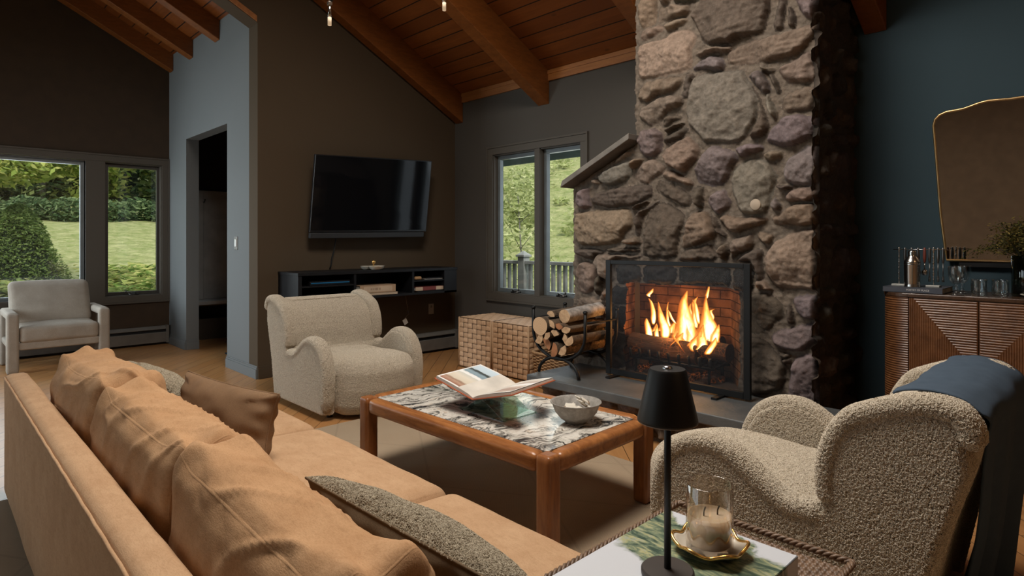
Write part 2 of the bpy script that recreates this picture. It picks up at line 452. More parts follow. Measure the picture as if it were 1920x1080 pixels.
def leaves(g, n, sampler, size, flat=.5, r=rnd):
    V = []; F = []
    for _ in range(n):
        c = Vector(sampler()); s = size * r.uniform(.6, 1.4)
        d = Vector((r.gauss(0, 1), r.gauss(0, 1), r.gauss(0, flat))).normalized()
        u = Vector((r.gauss(0, 1), r.gauss(0, 1), r.gauss(0, 1))); u = (u - d * u.dot(d)).normalized()
        i = len(V)
        V += [c - d * s, c + u * s * .38, c + d * s, c - u * s * .38]; F.append((i, i + 1, i + 2, i + 3))
    return g.add(V, F)
def blob(c, rx, ry, rz, shell=.55, r=rnd):
    c = Vector(c)
    def f():
        d = Vector((r.gauss(0, 1), r.gauss(0, 1), r.gauss(0, 1))).normalized(); q = r.uniform(shell, 1)
        return c + Vector((d.x * rx * q, d.y * ry * q, d.z * rz * q))
    return f
def multi(bl):
    return lambda: rnd.choice(bl)()
def tree(name, label, cat, base, trunk_h, tr, blobs, n, size, mat, group=None):
    t = thing(name, label, cat, base, group)
    b = Vector(base)
    if trunk_h:
        g = G().tube([b + Vector((0, 0, -.3)), b + Vector((.04, 0, trunk_h * .5)), b + Vector((-.03, .03, trunk_h))], [tr, tr * .8, tr * .45], 8)
        for q in range(4):
            a = rnd.uniform(0, 6.28); z = trunk_h * rnd.uniform(.5, .85)
            g.tube([b + Vector((0, 0, z)), b + Vector((math.cos(a) * trunk_h * .2, math.sin(a) * trunk_h * .2, z + trunk_h * .18))], [tr * .4, tr * .15], 6)
        g.build('trunk', m_bark, t, smooth=True)
    leaves(G(), n, multi([blob(b + Vector(c), *r) for c, r in blobs]), size).build('foliage', mat, t)
    return t
def gz(x, y): return ground_z(x, y)
# cone-shaped evergreen by the wide window
bx, by = 1.22, 13.6
t = thing('conical_evergreen', 'rounded dark green conical evergreen shrub on the lawn outside the wide window', 'shrub', (bx, by, gz(bx, by)))
b0 = Vector((bx, by, gz(bx, by) - .15))
def cone():
    z = rnd.random() ** 1.25; a = rnd.uniform(0, 6.28); rr = (.80 * (1 - z) ** .6 + .03) * rnd.uniform(.72, 1.03) * (1 + .09 * math.sin(a * 5 + z * 9))
    return b0 + Vector((math.cos(a) * rr, math.sin(a) * rr, z * 1.72))
leaves(G(), 17000, cone, .030).build('foliage', m_ever, t)
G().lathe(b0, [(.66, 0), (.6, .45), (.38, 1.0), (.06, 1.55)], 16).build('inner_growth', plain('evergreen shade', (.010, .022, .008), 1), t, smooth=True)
# maple boughs hanging over the lawn
tree('maple_tree', 'yellow-green maple with wide hanging boughs outside the wide window', 'tree', (-1.2, 14.5, gz(-1.2, 14.5)), 4.5, .16,
     [((2.2, -.9, 2.15), (.9, .8, .36)), ((3.1, -.7, 2.35), (.75, .7, .30)), ((2.6, -.5, 2.75), (1.3, 1.0, .45)), ((1.2, -1, 2.5), (1.0, .9, .5)), ((-.5, 0, 3.3), (1.8, 1.5, .9)), ((1.7, .4, 3.4), (1.6, 1.2, .5))], 8500, .075, m_maple)
tree('young_maple', 'low bright leafy branch of a young maple beside the conical evergreen', 'tree', (-.35, 12.2, gz(-.35, 12.2)), 1.9, .04,
     [((.1, 0, 1.75), (.8, .6, .3)), ((.5, 0, 1.3), (.5, .5, .2))], 1500, .09, m_maple)
# dark wood at the top of the lawn
for i in range(22):
    x = -3.5 + i * .78 + rnd.uniform(-.3, .3); y = 31 + (i % 3) * 2.2 + rnd.uniform(-.5, .8)
    z = gz(x, y); big = rnd.uniform(.9, 1.25)
    tree('forest_tree', 'tall dark tree of the dense wood at the top of the lawn' if i % 4 else 'tall yellow-green tree among the dark trees at the top of the lawn', 'tree', (x, y, z), 6.5 * big, .12,
         [((0, 0, 5.6 * big), (1.7, 1.3, 1.5)), ((rnd.uniform(-.6, .6), 0, 3.9 * big), (1.6, 1.2, 1.1)), ((rnd.uniform(-.8, .8), -.6, 2.2), (1.4, 1.0, 1.0)), ((0, 0, .9), (1.3, .8, .9)), ((0, 0, 7.6 * big), (1.3, 1.2, 1.4))], 2600, .17, m_forest if i % 4 else m_maple, 'trees of the wood')
tp = thing('bare_trunk', 'pale bare grey tree trunk standing at the edge of the wood', 'tree', (5.35, 29.2, gz(5.35, 29.2)))
G().tube([(5.35, 29.2, gz(5.35, 29.2) - .2), (5.38, 29.2, 5), (5.3, 29.2, 9)], [.15, .12, .09], 10).build('trunk', m_bark, tp, smooth=True)
leaves(G(), 700, multi([blob((5.0, 29, 5.6), 1.6, 1.2, .35), blob((6.5, 29, 5.1), 1.2, 1, .3)]), .13).build('foliage', m_maple, tp)
for i, (x, y, r) in enumerate(((4.9, 26.6, .8), (6.0, 27.0, .75), (7.0, 26.6, .85), (8.0, 27.3, .8), (3.8, 26.5, .8), (2.7, 27.0, .8), (1.5, 26.6, .8))):
    tree('rhododendron', 'low dark bluish shrub in the row along the top of the lawn', 'shrub', (x, y, gz(x, y)), 0, 0, [((0, 0, .35), (r, r * .8, .5))], 1100, .1, m_bush, 'shrubs along the lawn')
# ferns and grass under the windows
def fern_at():
    x = rnd.uniform(-1.6, 4.2); y = rnd.uniform(9.6, 14.5)
    if (x - bx) ** 2 + (y - by) ** 2 < 1.6: y = 9.6
    return x, y
g = G()
for _ in range(520):
    x, y = fern_at(); z = gz(x, y)
    for q in range(5):
        a = rnd.uniform(0, 6.28); L = rnd.uniform(.4, .8)
        pts = [Vector((x + math.cos(a) * L * s * .8, y + math.sin(a) * L * s * .8, z - .03 + L * (1.7 * s - 1.1 * s * s))) for s in (0, .35, .7, 1)]
        w = Vector((-math.sin(a), math.cos(a), .15))
        for s in range(3):
            for sg in (1, -1):
                for h in (0, .5):
                    p = pts[s].lerp(pts[s + 1], h); q2 = pts[s].lerp(pts[s + 1], h + .4); wd = .12 * L * (3.4 - s - h)
                    g.add([p, q2, p.lerp(q2, .9) + w * sg * wd], [(0, 1, 2)])
tag(g.build('fern_bed', m_fern), 'bed of pale green ferns growing under the garden windows', 'ferns', kind='stuff')
# hillside scrub beyond the deck
pts = []
g = G()
for _ in range(240):
    x = rnd.uniform(11, 30); y = rnd.uniform(9, 34); z = gz(x, y); r = rnd.uniform(.3, .8)
    if rnd.random() < .35 and x < 17: continue
    leaves(g, 60, blob((x, y, z + r * .4), r, r, r * .6), .11)
tag(g.build('hillside_scrub', m_pale), 'pale green scrub covering the hillside behind the deck railing', 'scrub', kind='stuff')
tree('willow_sapling', 'thin silvery sapling growing just behind the deck railing', 'shrub', (8.2, 8.2, gz(8.2, 8.2)), 2.4, .02,
     [((0, 0, 1.6), (.7, .7, 1.1)), ((.3, .2, 2.3), (.5, .5, .6))], 1700, .06, m_pale)
# deck and railing
m_deck = plain('weathered deck', (.30, .31, .30), .8, 0, .3, .15, 10)
G().box(XW + .16, 2.6, -.12, 6.2, 7.0, -.04).build('deck', m_deck, kind=S)
t = thing('deck_railing', 'grey wooden deck railing with square posts outside the second window', 'railing', (6.05, 5.2, 0))
for y in (4.55, 5.98, 7.4, 3.12):
    p = G().box(5.99, y - .06, -.04, 6.11, y + .06, 1.03).build('post', m_deck, t, bevel=.006)
    G().box(5.97, y - .08, 1.03, 6.13, y + .08, 1.06).add([(5.98, y - .07, 1.06), (6.12, y - .07, 1.06), (6.12, y + .07, 1.06), (5.98, y + .07, 1.06), (6.05, y, 1.12)], [(0, 1, 4), (1, 2, 4), (2, 3, 4), (3, 0, 4)]).build('post_cap', m_deck, p, bevel=.004)
G().box(6.0, 3.0, .93, 6.10, 7.5, .975).build('top_rail', m_deck, t, bevel=.005)
G().box(6.02, 3.0, .08, 6.08, 7.5, .13).build('bottom_rail', m_deck, t, bevel=.005)
y = 3.22
while y < 7.35:
    if min(abs(y - q) for q in (4.55, 5.98, 7.4, 3.12)) > .08:
        G().box(6.03, y - .022, .10, 6.07, y + .022, .94).build('baluster', m_deck, t)
    y += .105
# roof overhang outside window 2
G().prism([(XW + .15, 2.72), (XW + .15, 2.86), (5.42, 2.40), (5.42, 2.215), (5.38, 2.215)], 'y', 2, 7.2).build('eave_roof', plain('eave paint', (.11, .19, .21), .7), kind=S)
# ------------------------------------------------------------------ stone chimney
# outlines of the stones of the chimney face, one (kind, points) per stone, measured in three close-ups (origin, scale)
A = (1040, 0, 3.0); B = (1040, 220, 3.1768); Cc = (840, 440, 3.6); Dd = (1120, 470, 3.375)
STONES = [
(A,'t',[(440,30),(455,0),(470,-60),(545,-60),(550,-5),(552,75),(545,120),(470,155),(450,110)]),
(A,'t',[(560,45),(575,20),(700,12),(740,15),(735,60),(700,85),(590,118),(557,115)]),
(A,'b',[(565,-60),(640,-60),(620,10),(572,16)]),(A,'g',[(655,-60),(800,-60),(790,0),(700,6),(640,6)]),
(A,'t',[(595,130),(690,90),(722,90),(725,115),(640,155),(610,165),(598,142)]),
(A,'t',[(458,185),(475,160),(560,125),(592,140),(595,160),(540,195),(470,222),(456,210)]),
(A,'t',[(448,260),(470,235),(600,200),(640,165),(720,150),(765,175),(778,215),(745,270),(755,330),(740,385),(640,410),(520,435),(448,445)]),
(A,'d',[(735,75),(790,20),(815,-60),(1190,-60),(1190,40),(1170,110),(1165,160),(1120,190),(1040,200),(960,235),(900,245),(820,245),(790,180),(760,110)]),
(A,'d',[(1200,130),(1230,40),(1240,-40),(1290,-45),(1275,60),(1268,160),(1215,165)]),
(A,'d',[(1292,30),(1315,12),(1330,60),(1345,140),(1300,150),(1288,90)]),
(A,'p',[(1320,-60),(1475,-60),(1468,100),(1400,95),(1365,55)]),
(A,'b',[(945,300),(960,275),(1080,215),(1180,195),(1290,165),(1400,130),(1472,112),(1468,170),(1420,230),(1385,275),(1280,320),(1140,345),(990,365),(955,355)]),
(A,'b',[(760,300),(830,265),(970,245),(985,258),(960,285),(850,300),(790,318)]),
(A,'p',[(745,375),(790,330),(850,310),(920,305),(940,340),(930,385),(890,395),(820,380),(760,395)]),
(A,'b',[(450,500),(480,460),(560,435),(690,415),(697,440),(680,480),(640,515),(560,530),(490,575),(446,565)]),
(A,'d',[(705,430),(720,402),(760,405),(752,450),(730,540),(700,550),(685,540)]),
(A,'b',[(452,620),(470,595),(570,540),(640,528),(700,535),(700,585),(600,630),(575,685),(540,708),(500,700),(456,660)]),
(A,'g',[(745,470),(762,420),(850,400),(960,385),(1045,390),(1058,420),(1105,500),(1125,600),(1120,650),(1090,700),(1055,780),(1000,800),(900,800),(815,795),(790,760),(735,700),(708,640),(722,560)]),
(A,'d',[(1075,450),(1120,520),(1165,620),(1190,700),(1165,750),(1100,780),(1075,770),(1130,665),(1140,600)]),
(A,'p',[(1065,420),(1110,390),(1150,390),(1185,440),(1192,510),(1150,530),(1110,480)]),
(A,'g',[(1155,525),(1185,520),(1215,600),(1232,650),(1212,690),(1190,640)]),
(A,'d',[(1185,398),(1215,408),(1245,470),(1262,515),(1230,525),(1202,460)]),(A,'b',[(1140,368),(1230,368),(1220,383),(1150,385)]),
(A,'b',[(1238,375),(1290,340),(1400,280),(1425,285),(1440,320),(1474,370),(1468,430),(1400,465),(1300,460),(1262,430)]),
(A,'b',[(1245,600),(1270,530),(1310,500),(1400,480),(1482,468),(1480,520),(1450,560),(1440,610),(1380,630),(1280,635)]),
(A,'d',[(590,660),(640,635),(690,640),(690,662),(640,682),(600,712),(585,700)]),
(A,'d',[(605,722),(650,692),(710,680),(713,692),(660,722),(610,750)]),
(A,'d',[(595,767),(640,738),(725,707),(728,730),(690,775),(620,805),(595,795)]),
(A,'p',[(448,760),(470,725),(540,715),(585,735),(588,790),(578,850),(540,875),(490,885),(460,850),(442,800)]),
(A,'b',[(580,870),(600,840),(680,780),(730,755),(770,790),(798,840),(780,890),(740,930),(710,975),(660,955),(600,920)]),
(A,'p',[(762,950),(792,900),(830,830),(880,815),(940,830),(995,848),(1012,880),(985,930),(955,1000),(920,1040),(860,1050),(780,1020)]),
(A,'p',[(1005,830),(1060,805),(1148,800),(1155,830),(1110,858),(1040,880),(1005,865)]),
(A,'t',[(1158,860),(1200,840),(1270,845),(1260,885),(1200,905),(1160,890)]),
(A,'p',[(1175,760),(1200,710),(1270,650),(1360,640),(1465,648),(1478,700),(1440,760),(1380,795),(1300,825),(1220,815),(1175,795)]),
(A,'p',[(1265,950),(1290,890),(1370,830),(1440,805),(1478,808),(1475,1030),(1400,1045),(1310,1040),(1270,1000)]),
(A,'g',[(220,985),(270,950),(400,890),(415,930),(412,985),(370,1020),(300,1050),(240,1030)]),
(A,'t',[(402,945),(440,890),(478,882),(465,905),(430,950)]),
(A,'b',[(427,970),(472,907),(540,887),(598,935),(588,970),(540,1000),(500,1040),(440,1020)]),
(A,'t',[(285,925),(330,885),(420,828),(425,858),(370,888),(300,930)]),(A,'t',[(180,1010),(215,1000),(235,1035),(200,1040)]),
(B,'t',[(610,330),(640,305),(720,335),(790,365),(805,390),(770,405),(700,383),(640,362)]),
(B,'d',[(570,420),(600,367),(650,388),(720,418),(780,448),(798,500),(785,540),(740,530),(680,490),(600,460)]),
(B,'d',[(795,410),(860,402),(866,440),(860,540),(828,540),(803,470)]),
(B,'p',[(880,500),(920,440),(1000,425),(1025,490),(1020,540),(960,580),(920,560)]),
(B,'g',[(1035,330),(1070,265),(1130,240),(1240,245),(1310,330),(1300,400),(1275,460),(1258,530),(1220,580),(1140,580),(1085,560),(1060,510),(1030,430)]),
(B,'b',[(1340,460),(1400,425),(1490,410),(1565,430),(1568,470),(1500,500),(1400,510),(1355,490)]),
(B,'p',[(1265,510),(1300,470),(1330,510),(1320,555),(1280,545)]),(B,'d',[(1312,395),(1390,402),(1400,420),(1340,433),(1312,413)]),
(B,'b',[(955,600),(985,580),(1080,595),(1180,590),(1252,597),(1255,622),(1180,650),(1110,675),(1040,695),(990,660)]),
(B,'b',[(1270,600),(1300,575),(1400,520),(1515,508),(1560,560),(1550,640),(1450,655),(1370,640),(1280,640)]),
(B,'d',[(185,485),(230,450),(300,425),(400,410),(500,395),(545,400),(560,460),(500,500),(440,528),(300,540),(220,520)]),
(B,'p',[(108,480),(130,430),(185,415),(180,460),(190,500),(200,530),(150,550),(122,530)]),
(B,'t',[(112,600),(125,560),(230,552),(330,542),(420,537),(440,580),(440,640),(400,680),(370,740),(300,765),(140,765),(108,720)]),
(B,'d',[(425,540),(530,492),(540,500),(480,545),(440,552)]),
(B,'d',[(455,590),(490,552),(598,482),(600,495),(540,545),(500,590),(492,650),(487,700),(460,715),(455,660)]),
(B,'d',[(512,600),(560,540),(620,497),(680,532),(750,570),(740,640),(720,700),(710,760),(698,845),(500,840),(502,760),(515,680)]),
(B,'b',[(730,770),(745,690),(772,600),(800,562),(880,552),(920,610),(945,680),(938,710),(880,745),(800,775),(750,785)]),
(B,'d',[(900,562),(940,602),(970,670),(1008,700),(998,718),(952,698),(930,632)]),
(B,'b',[(390,755),(410,720),(460,702),(488,717),(488,758),(440,770)]),(B,'d',[(285,790),(310,777),(485,777),(488,795),(450,805),(300,810)]),
(B,'d',[(106,790),(130,777),(280,792),(278,802),(230,830),(210,855),(125,835)]),
(B,'d',[(715,845),(722,807),(800,777),(900,757),(935,790),(960,855),(700,858)]),(B,'b',[(952,800),(982,762),(1013,752),(1018,800),(1000,850),(970,845)]),
(B,'b',[(1025,730),(1080,707),(1162,692),(1168,740),(1140,790),(1100,800),(1030,855)]),
(B,'d',[(1055,858),(1110,808),(1180,782),(1218,790),(1222,900),(1228,990),(1180,1010),(1165,870)]),
(B,'b',[(1178,690),(1202,667),(1288,700),(1283,730),(1250,770),(1192,730)]),
(B,'t',[(1228,830),(1262,780),(1312,722),(1372,692),(1450,672),(1545,655),(1552,720),(1545,800),(1545,1040),(1450,1030),(1340,1030),(1280,1000),(1262,960),(1232,940)]),
(B,'b',[(217,880),(232,817),(300,812),(490,818),(493,842),(330,848),(318,990),(270,960),(237,900)]),
(B,'b',[(106,900),(140,857),(200,862),(228,912),(223,970),(210,1030),(180,1055),(125,1055),(106,1000)]),
(B,'d',[(228,960),(246,922),(268,962),(263,1010),(240,1072),(228,1040)]),(B,'b',[(252,1060),(290,1012),(330,1000),(330,1130),(260,1130)]),
(Cc,'t',[(846,430),(910,420),(1040,442),(1048,460),(980,490),(900,490),(846,465)]),(Cc,'b',[(860,505),(898,490),(952,492),(1000,520),(990,600),(870,590)]),
(Cc,'b',[(1008,500),(1070,470),(1085,600),(1000,620)]),(Cc,'d',[(862,600),(980,612),(970,720),(866,700)]),(Cc,'d',[(990,630),(1090,610),(1090,760),(980,740)]),(Cc,'d',[(866,712),(970,730),(960,840),(870,830)]),
(Dd,'k',[(88,92),(244,92),(248,200),(190,205),(92,213)]),(Dd,'k',[(258,92),(474,92),(470,205),(420,220),(258,205)]),
(Dd,'k',[(485,92),(820,97),(815,240),(740,215),(487,208)]),(Dd,'k',[(832,105),(968,110),(968,255),(882,262),(832,245)]),
(Dd,'k',[(60,228),(180,228),(180,342),(60,345)]),(Dd,'k',[(55,357),(172,355),(166,510),(55,515)]),(Dd,'k',[(55,527),(166,525),(170,740),(55,760)]),
(Dd,'d',[(884,278),(1000,272),(1100,282),(1158,370),(1148,430),(1080,488),(985,535),(892,520)]),
(Dd,'d',[(892,540),(985,552),(1058,575),(1095,625),(1175,730),(1168,800),(1150,895),(980,925),(890,870)]),
(Dd,'p',[(1070,545),(1120,512),(1240,482),(1340,462),(1400,490),(1395,560),(1350,600),(1260,653),(1150,630),(1100,610)]),
(Dd,'p',[(1212,310),(1280,282),(1400,285),(1395,430),(1350,445),(1290,430),(1230,370)]),(Dd,'d',[(1115,637),(1198,662),(1188,680),(1140,667)]),
(Dd,'p',[(1220,700),(1260,670),(1340,655),(1375,690),(1390,800),(1395,980),(1200,980),(1180,890),(1210,770)]),
(Dd,'d',[(1160,682),(1207,682),(1203,730),(1170,720)]),(Dd,'d',[(1165,390),(1203,312),(1232,470),(1182,468),(1170,430)]),(Dd,'b',[(985,185),(1028,183),(1078,240),(1082,253),(988,253)]),
]
TONE = {'t': (.235,.174,.128), 'b': (.178,.132,.100), 'p': (.165,.130,.126), 'g': (.170,.150,.122), 'd': (.100,.077,.060), 'k': (.022,.019,.017)}
XF = 3.765          # mortar plane of the face
XS = 3.70           # typical front of the stones
OPEN_D = [(170,209),(186,245),(184,300),(172,420),(165,500),(171,600),(170,900),(886,900),(886,700),(892,450),(880,264),(830,246),(720,219),(500,213),(420,223),(250,208)]
def topx(o, p, x=XS):
    v = on_x(o[0] + p[0] / o[2], o[1] + p[1] / o[2], x); return (v.y, v.z)

def inside(poly, P):
    x, y = P[:, 0], P[:, 1]; r = np.zeros(len(P), bool); n = len(poly)
    for i in range(n):
        (x1, y1), (x2, y2) = poly[i], poly[(i + 1) % n]
        c = ((y1 > y) != (y2 > y))
        if y1 != y2: r ^= c & (x < (x2 - x1) * (y - y1) / (y2 - y1) + x1)
    return r
def edged(poly, P):
    d = np.full(len(P), 9.0); n = len(poly)
    for i in range(n):
        a = np.array(poly[i]); b = np.array(poly[(i + 1) % n]); ab = b - a; L = ab.dot(ab) + 1e-12
        t = np.clip(((P - a) @ ab) / L, 0, 1); q = P - (a + t[:, None] * ab)
        d = np.minimum(d, np.sqrt((q ** 2).sum(1)))
    return d
def chaikin(p, k=1):
    for _ in range(k):
        o = []
        for i in range(len(p)):
            a, b = p[i], p[(i + 1) % len(p)]
            o += [(a[0] * .82 + b[0] * .18, a[1] * .82 + b[1] * .18), (a[0] * .18 + b[0] * .82, a[1] * .18 + b[1] * .82)]
        p = o
    return p
def stone_sheet(name, polys, a0, a1, b0, b1, res, keep, place, mat, parent, seed=1, mortar=(.150,.118,.090), gain=1.0):
    na = int((a1 - a0) / res) + 1; nb = int((b1 - b0) / res) + 1
    ga, gb = np.meshgrid(np.linspace(a0, a1, na), np.linspace(b0, b1, nb), indexing='ij')
    P = np.stack([ga.ravel(), gb.ravel()], 1)
    P3 = np.concatenate([P, np.zeros((len(P), 1))], 1)
    wob = np.stack([fbm(P3 * 22, 3, seed), fbm(P3 * 22, 3, seed + 9)], 1) * .007
    Q = P + wob
    H = .004 + .006 * fbm(P3 * 45, 3, seed + 3)
    colr = np.tile(np.array(mortar), (len(P), 1)) * (1 + .22 * fbm(P3 * 30, 3, seed + 5))[:, None]
    instone = np.zeros(len(P), bool)
    rr = random.Random(seed)
    for tone, depth, poly in polys:
        pa = np.array(poly); lo = pa.min(0) - .02; hi = pa.max(0) + .02
        idx = np.where((Q[:, 0] > lo[0]) & (Q[:, 0] < hi[0]) & (Q[:, 1] > lo[1]) & (Q[:, 1] < hi[1]))[0]
        if not len(idx): continue
        ins = inside(poly, Q[idx]); idx = idx[ins]
        if not len(idx): continue
        d = edged(poly, Q[idx]); size = math.sqrt(max(1e-4, (hi - lo).prod()))
        w = min(.026, .13 * size); c = pa.mean(0)
        t = np.clip(d / w, 0, 1)
        prof = 1 - (1 - t) ** 2.2
        ang = rr.uniform(0, 6.28); tl = rr.uniform(.02, .08)
        rel = (P[idx] - c)
        p3 = P3[idx] + rr.uniform(0, 50)
        n1 = fbm(p3 * (5 / max(.15, size) * .4), 3, seed + 11); n2 = fbm(p3 * 26, 4, seed + 13)
        strat = np.abs(vnoise(np.stack([p3[:, 0] * 6, p3[:, 1] * 34, p3[:, 2]], 1), seed + 15))
        ridge = np.floor(n1 * 3.2) / 3.2
        h = depth * (.75 + .25 * t) * prof + (rel @ np.array([math.cos(ang), math.sin(ang)])) * tl * prof + .012 * n1 * prof + .010 * ridge * prof + .006 * n2 * prof
        fac = np.full(len(idx), 9.0)
        for _ in range(6):
            fa = rr.uniform(0, 6.28); sl_ = rr.uniform(.12, .55); off = size * rr.uniform(.02, .16)
            fac = np.minimum(fac, off * sl_ * 1.2 - sl_ * (rel @ np.array([math.cos(fa), math.sin(fa)])))
        fac = np.clip(fac, -.040, 0) * .8 + .004 * n2
        h = h + fac * prof
        if tone in 'db': h += .012 * (strat - .4) * prof
        H[idx] = np.maximum(h, .004); instone[idx] = True
        base = gain * np.array(TONE[tone]) * rr.uniform(.86, 1.14) * np.array([rr.uniform(.96, 1.05), 1, rr.uniform(.93, 1.05)])
        m = (1 + .16 * n2 + .14 * n1)[:, None]
        edge = (.55 + .45 * np.clip(d / .012, 0, 1))[:, None]
        colr[idx] = base * m * edge
    if name == 'stonework': colr *= np.clip((P[:, 0] - 1.290) / .03, .12, 1)[:, None]  # shade put into the colour along the flank-side edge, which catches light
    K = keep(P, Q, instone)
    V = place(P, H)
    ids = np.arange(na * nb).reshape(na, nb)
    f = np.stack([ids[:-1, :-1], ids[1:, :-1], ids[1:, 1:], ids[:-1, 1:]], -1).reshape(-1, 4)
    f = f[K[f].all(1)]
    used = np.unique(f); mp = -np.ones(na * nb, int); mp[used] = np.arange(len(used))
    me = bpy.data.meshes.new(name)
    me.from_pydata(V[used].tolist(), [], mp[f].tolist())
    at = me.color_attributes.new('tone', 'FLOAT_COLOR', 'POINT')
    cc = np.concatenate([np.clip(colr[used], .004, 1), np.ones((len(used), 1))], 1)
    at.data.foreach_set('color', cc.ravel())
    me.materials.append(mat); me.polygons.foreach_set('use_smooth', [True] * len(me.polygons)); me.update()
    o = bpy.data.objects.new(name, me); COL.objects.link(o)
    if parent is not None:
        o.parent = parent; o.matrix_parent_inverse = parent.matrix_basis.inverted()
    return o
k = N('fieldstone'); v = k.co()
at = k.n('Attribute', attribute_name='tone'); a = k.noise(v, 38, 6, .7); b = k.noise(v, 160, 4, .7); sp = k.noise(v, 95, 2)
c = k.mix(1.0, at.outputs[0], k.ramp(a, [(.25, (.62, .60, .58)), (.55, (1, 1, 1)), (.8, (1.35, 1.3, 1.25))]), 'MULTIPLY')
c = k.mix(k.ramp(sp, [(.70, (0, 0, 0)), (.78, (.35, .35, .35))]), c, (.42, .39, .36))
m_stone = k.pbr(c, .82, 0, k.bump(k.math('ADD', a, k.math('MULTIPLY', b, .5)), .55, .012), .3)

fp = thing('stone_fireplace', 'tall fieldstone fireplace and chimney with sloping shoulder and raised slate hearth', 'fireplace', (4.1, 2.2, 0))
rs = random.Random(3)
polys = [(t, rs.uniform(.045, .085) if t != 'k' else .04, chaikin([topx(o, p) for p in pts])) for o, t, pts in STONES]
opening = [topx(Dd, p, 3.735) for p in OPEN_D]
def sh_line(y): return 1.975 + (y - 2.53) * (1.675 - 1.975) / (3.171 - 2.53)
def keep(P, Q, ins):
    y, z = Q[:, 0], Q[:, 1]
    body = np.where(z < sh_line(y), (y < 3.155), (y < 2.565)) & (y > 1.30)
    body &= ~((y > 2.565) & (z > sh_line(y)))
    k_ = (body | ins) & ~((y > 2.58) & (P[:, 1] > sh_line(P[:, 0]) + .0))
    k_ = (k_ | ((P[:, 0] < 1.40) & (P[:, 1] < 3.4))) & (P[:, 0] > 1.288)
    return k_ & ~inside(opening, Q) & (P[:, 1] < ROOF(XF) + .05)
def edge_place(P, H):
    tp = np.clip((P[:, 0] - 1.285) / .035, 0, 1); tp = np.sqrt(1 - (1 - tp) ** 2)
    return np.stack([XF - H * tp + .02 * (1 - tp), P[:, 0], P[:, 1]], 1)
stone_sheet('stonework', polys, 1.285, 3.21, .25, 3.40, .0068, keep, edge_place, m_stone, fp, 5)

# random fieldstones for the flank and the hearth riser
def random_stones(a0, a1, b0, b1, sx, sy, seed, dark=1.0):
    r = random.Random(seed); out = []; b = b0
    while b < b1:
        hgt = sy * r.uniform(.55, 1.5); a = a0 - r.uniform(0, sx)
        while a < a1:
            w = sx * r.uniform(.5, 1.6); hh = hgt * r.uniform(.8, 1.05); n = r.choice((7, 8, 9))
            ca, cb = a + w / 2, b + hgt / 2 + r.uniform(-.02, .02)
            pl = []
            for i in range(n):
                t = 2 * PI * (i + r.uniform(-.2, .2)) / n; q = (abs(math.cos(t)) ** 3.5 + abs(math.sin(t)) ** 3.5) ** (-1 / 3.5)
                pl.append((ca + math.cos(t) * q * w * .47 * r.uniform(.88, 1.04), cb + math.sin(t) * q * hh * .47 * r.uniform(.85, 1.04)))
            out.append((r.choice('tbpgdb'), r.uniform(.03, .07), chaikin(pl))); a += w + .012
        b += hgt + .008
    return out
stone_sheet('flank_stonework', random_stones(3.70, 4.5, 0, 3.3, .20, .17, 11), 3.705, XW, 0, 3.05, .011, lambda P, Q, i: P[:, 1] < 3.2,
            lambda P, H: np.stack([P[:, 0], 1.318 - H * .8, P[:, 1]], 1), m_stone, fp, 7, (.05, .04, .032), .30)  # flank colours scaled down: the shade on this side is in the stone tone
stone_sheet('hearth_riser', random_stones(.9, 3.2, 0, .23, .17, .13, 21), .95, 3.06, 0, .215, .010, lambda P, Q, i: P[:, 1] < 3,
            lambda P, H: np.stack([3.30 - H, P[:, 0], P[:, 1]], 1), m_stone, fp, 8)
# core behind the face
g = G()
cy0, cy1 = 1.325, 3.13
oy0, oy1, oz = 1.74, 2.70, .945
xb = XF + .02
g.box(xb, cy0, 0, XW, oy0, 1.66); g.box(xb, oy1 + .08, 0, XW, cy1, 1.66); g.box(xb, oy0, oz, XW, oy1 + .08, 1.66)
g.prism([(cy0, 1.66), (cy1, 1.66), (2.55, 1.95), (2.55, 3.28), (cy0, 3.28)], 'x', xb, XW)
g.box(3.33, .97, 0, xb + .02, 3.05, .215)
g.build('core', plain('mortar', (.16, .13, .105), .95), fp)
m_slate = N('slate'); _v = m_slate.co(); _a = m_slate.noise(_v, 4, 5, .6); _b = m_slate.noise(_v, 40, 5, .7)
m_slate = m_slate.pbr(m_slate.ramp(_a, [(.3, (.055, .062, .066)), (.7, (.115, .118, .115))]), .42, 0, m_slate.bump(m_slate.math('ADD', _a, _b), .25, .01), .5)
G().box(3.165, .95, .215, 3.80, 3.10, .28).build('hearth_slab', m_slate, fp, bevel=.008, seg=3)
m_cap = plain('bluestone cap', (.150, .135, .118), .7, 0, .3, .2, 10)
sl = (3.63, 4.45)
G().prism([(3.185, 1.672), (2.535, 1.979), (2.535, 2.024), (3.165, 1.727)], 'x', *sl).build('shoulder_slab', m_cap, fp, bevel=.005)
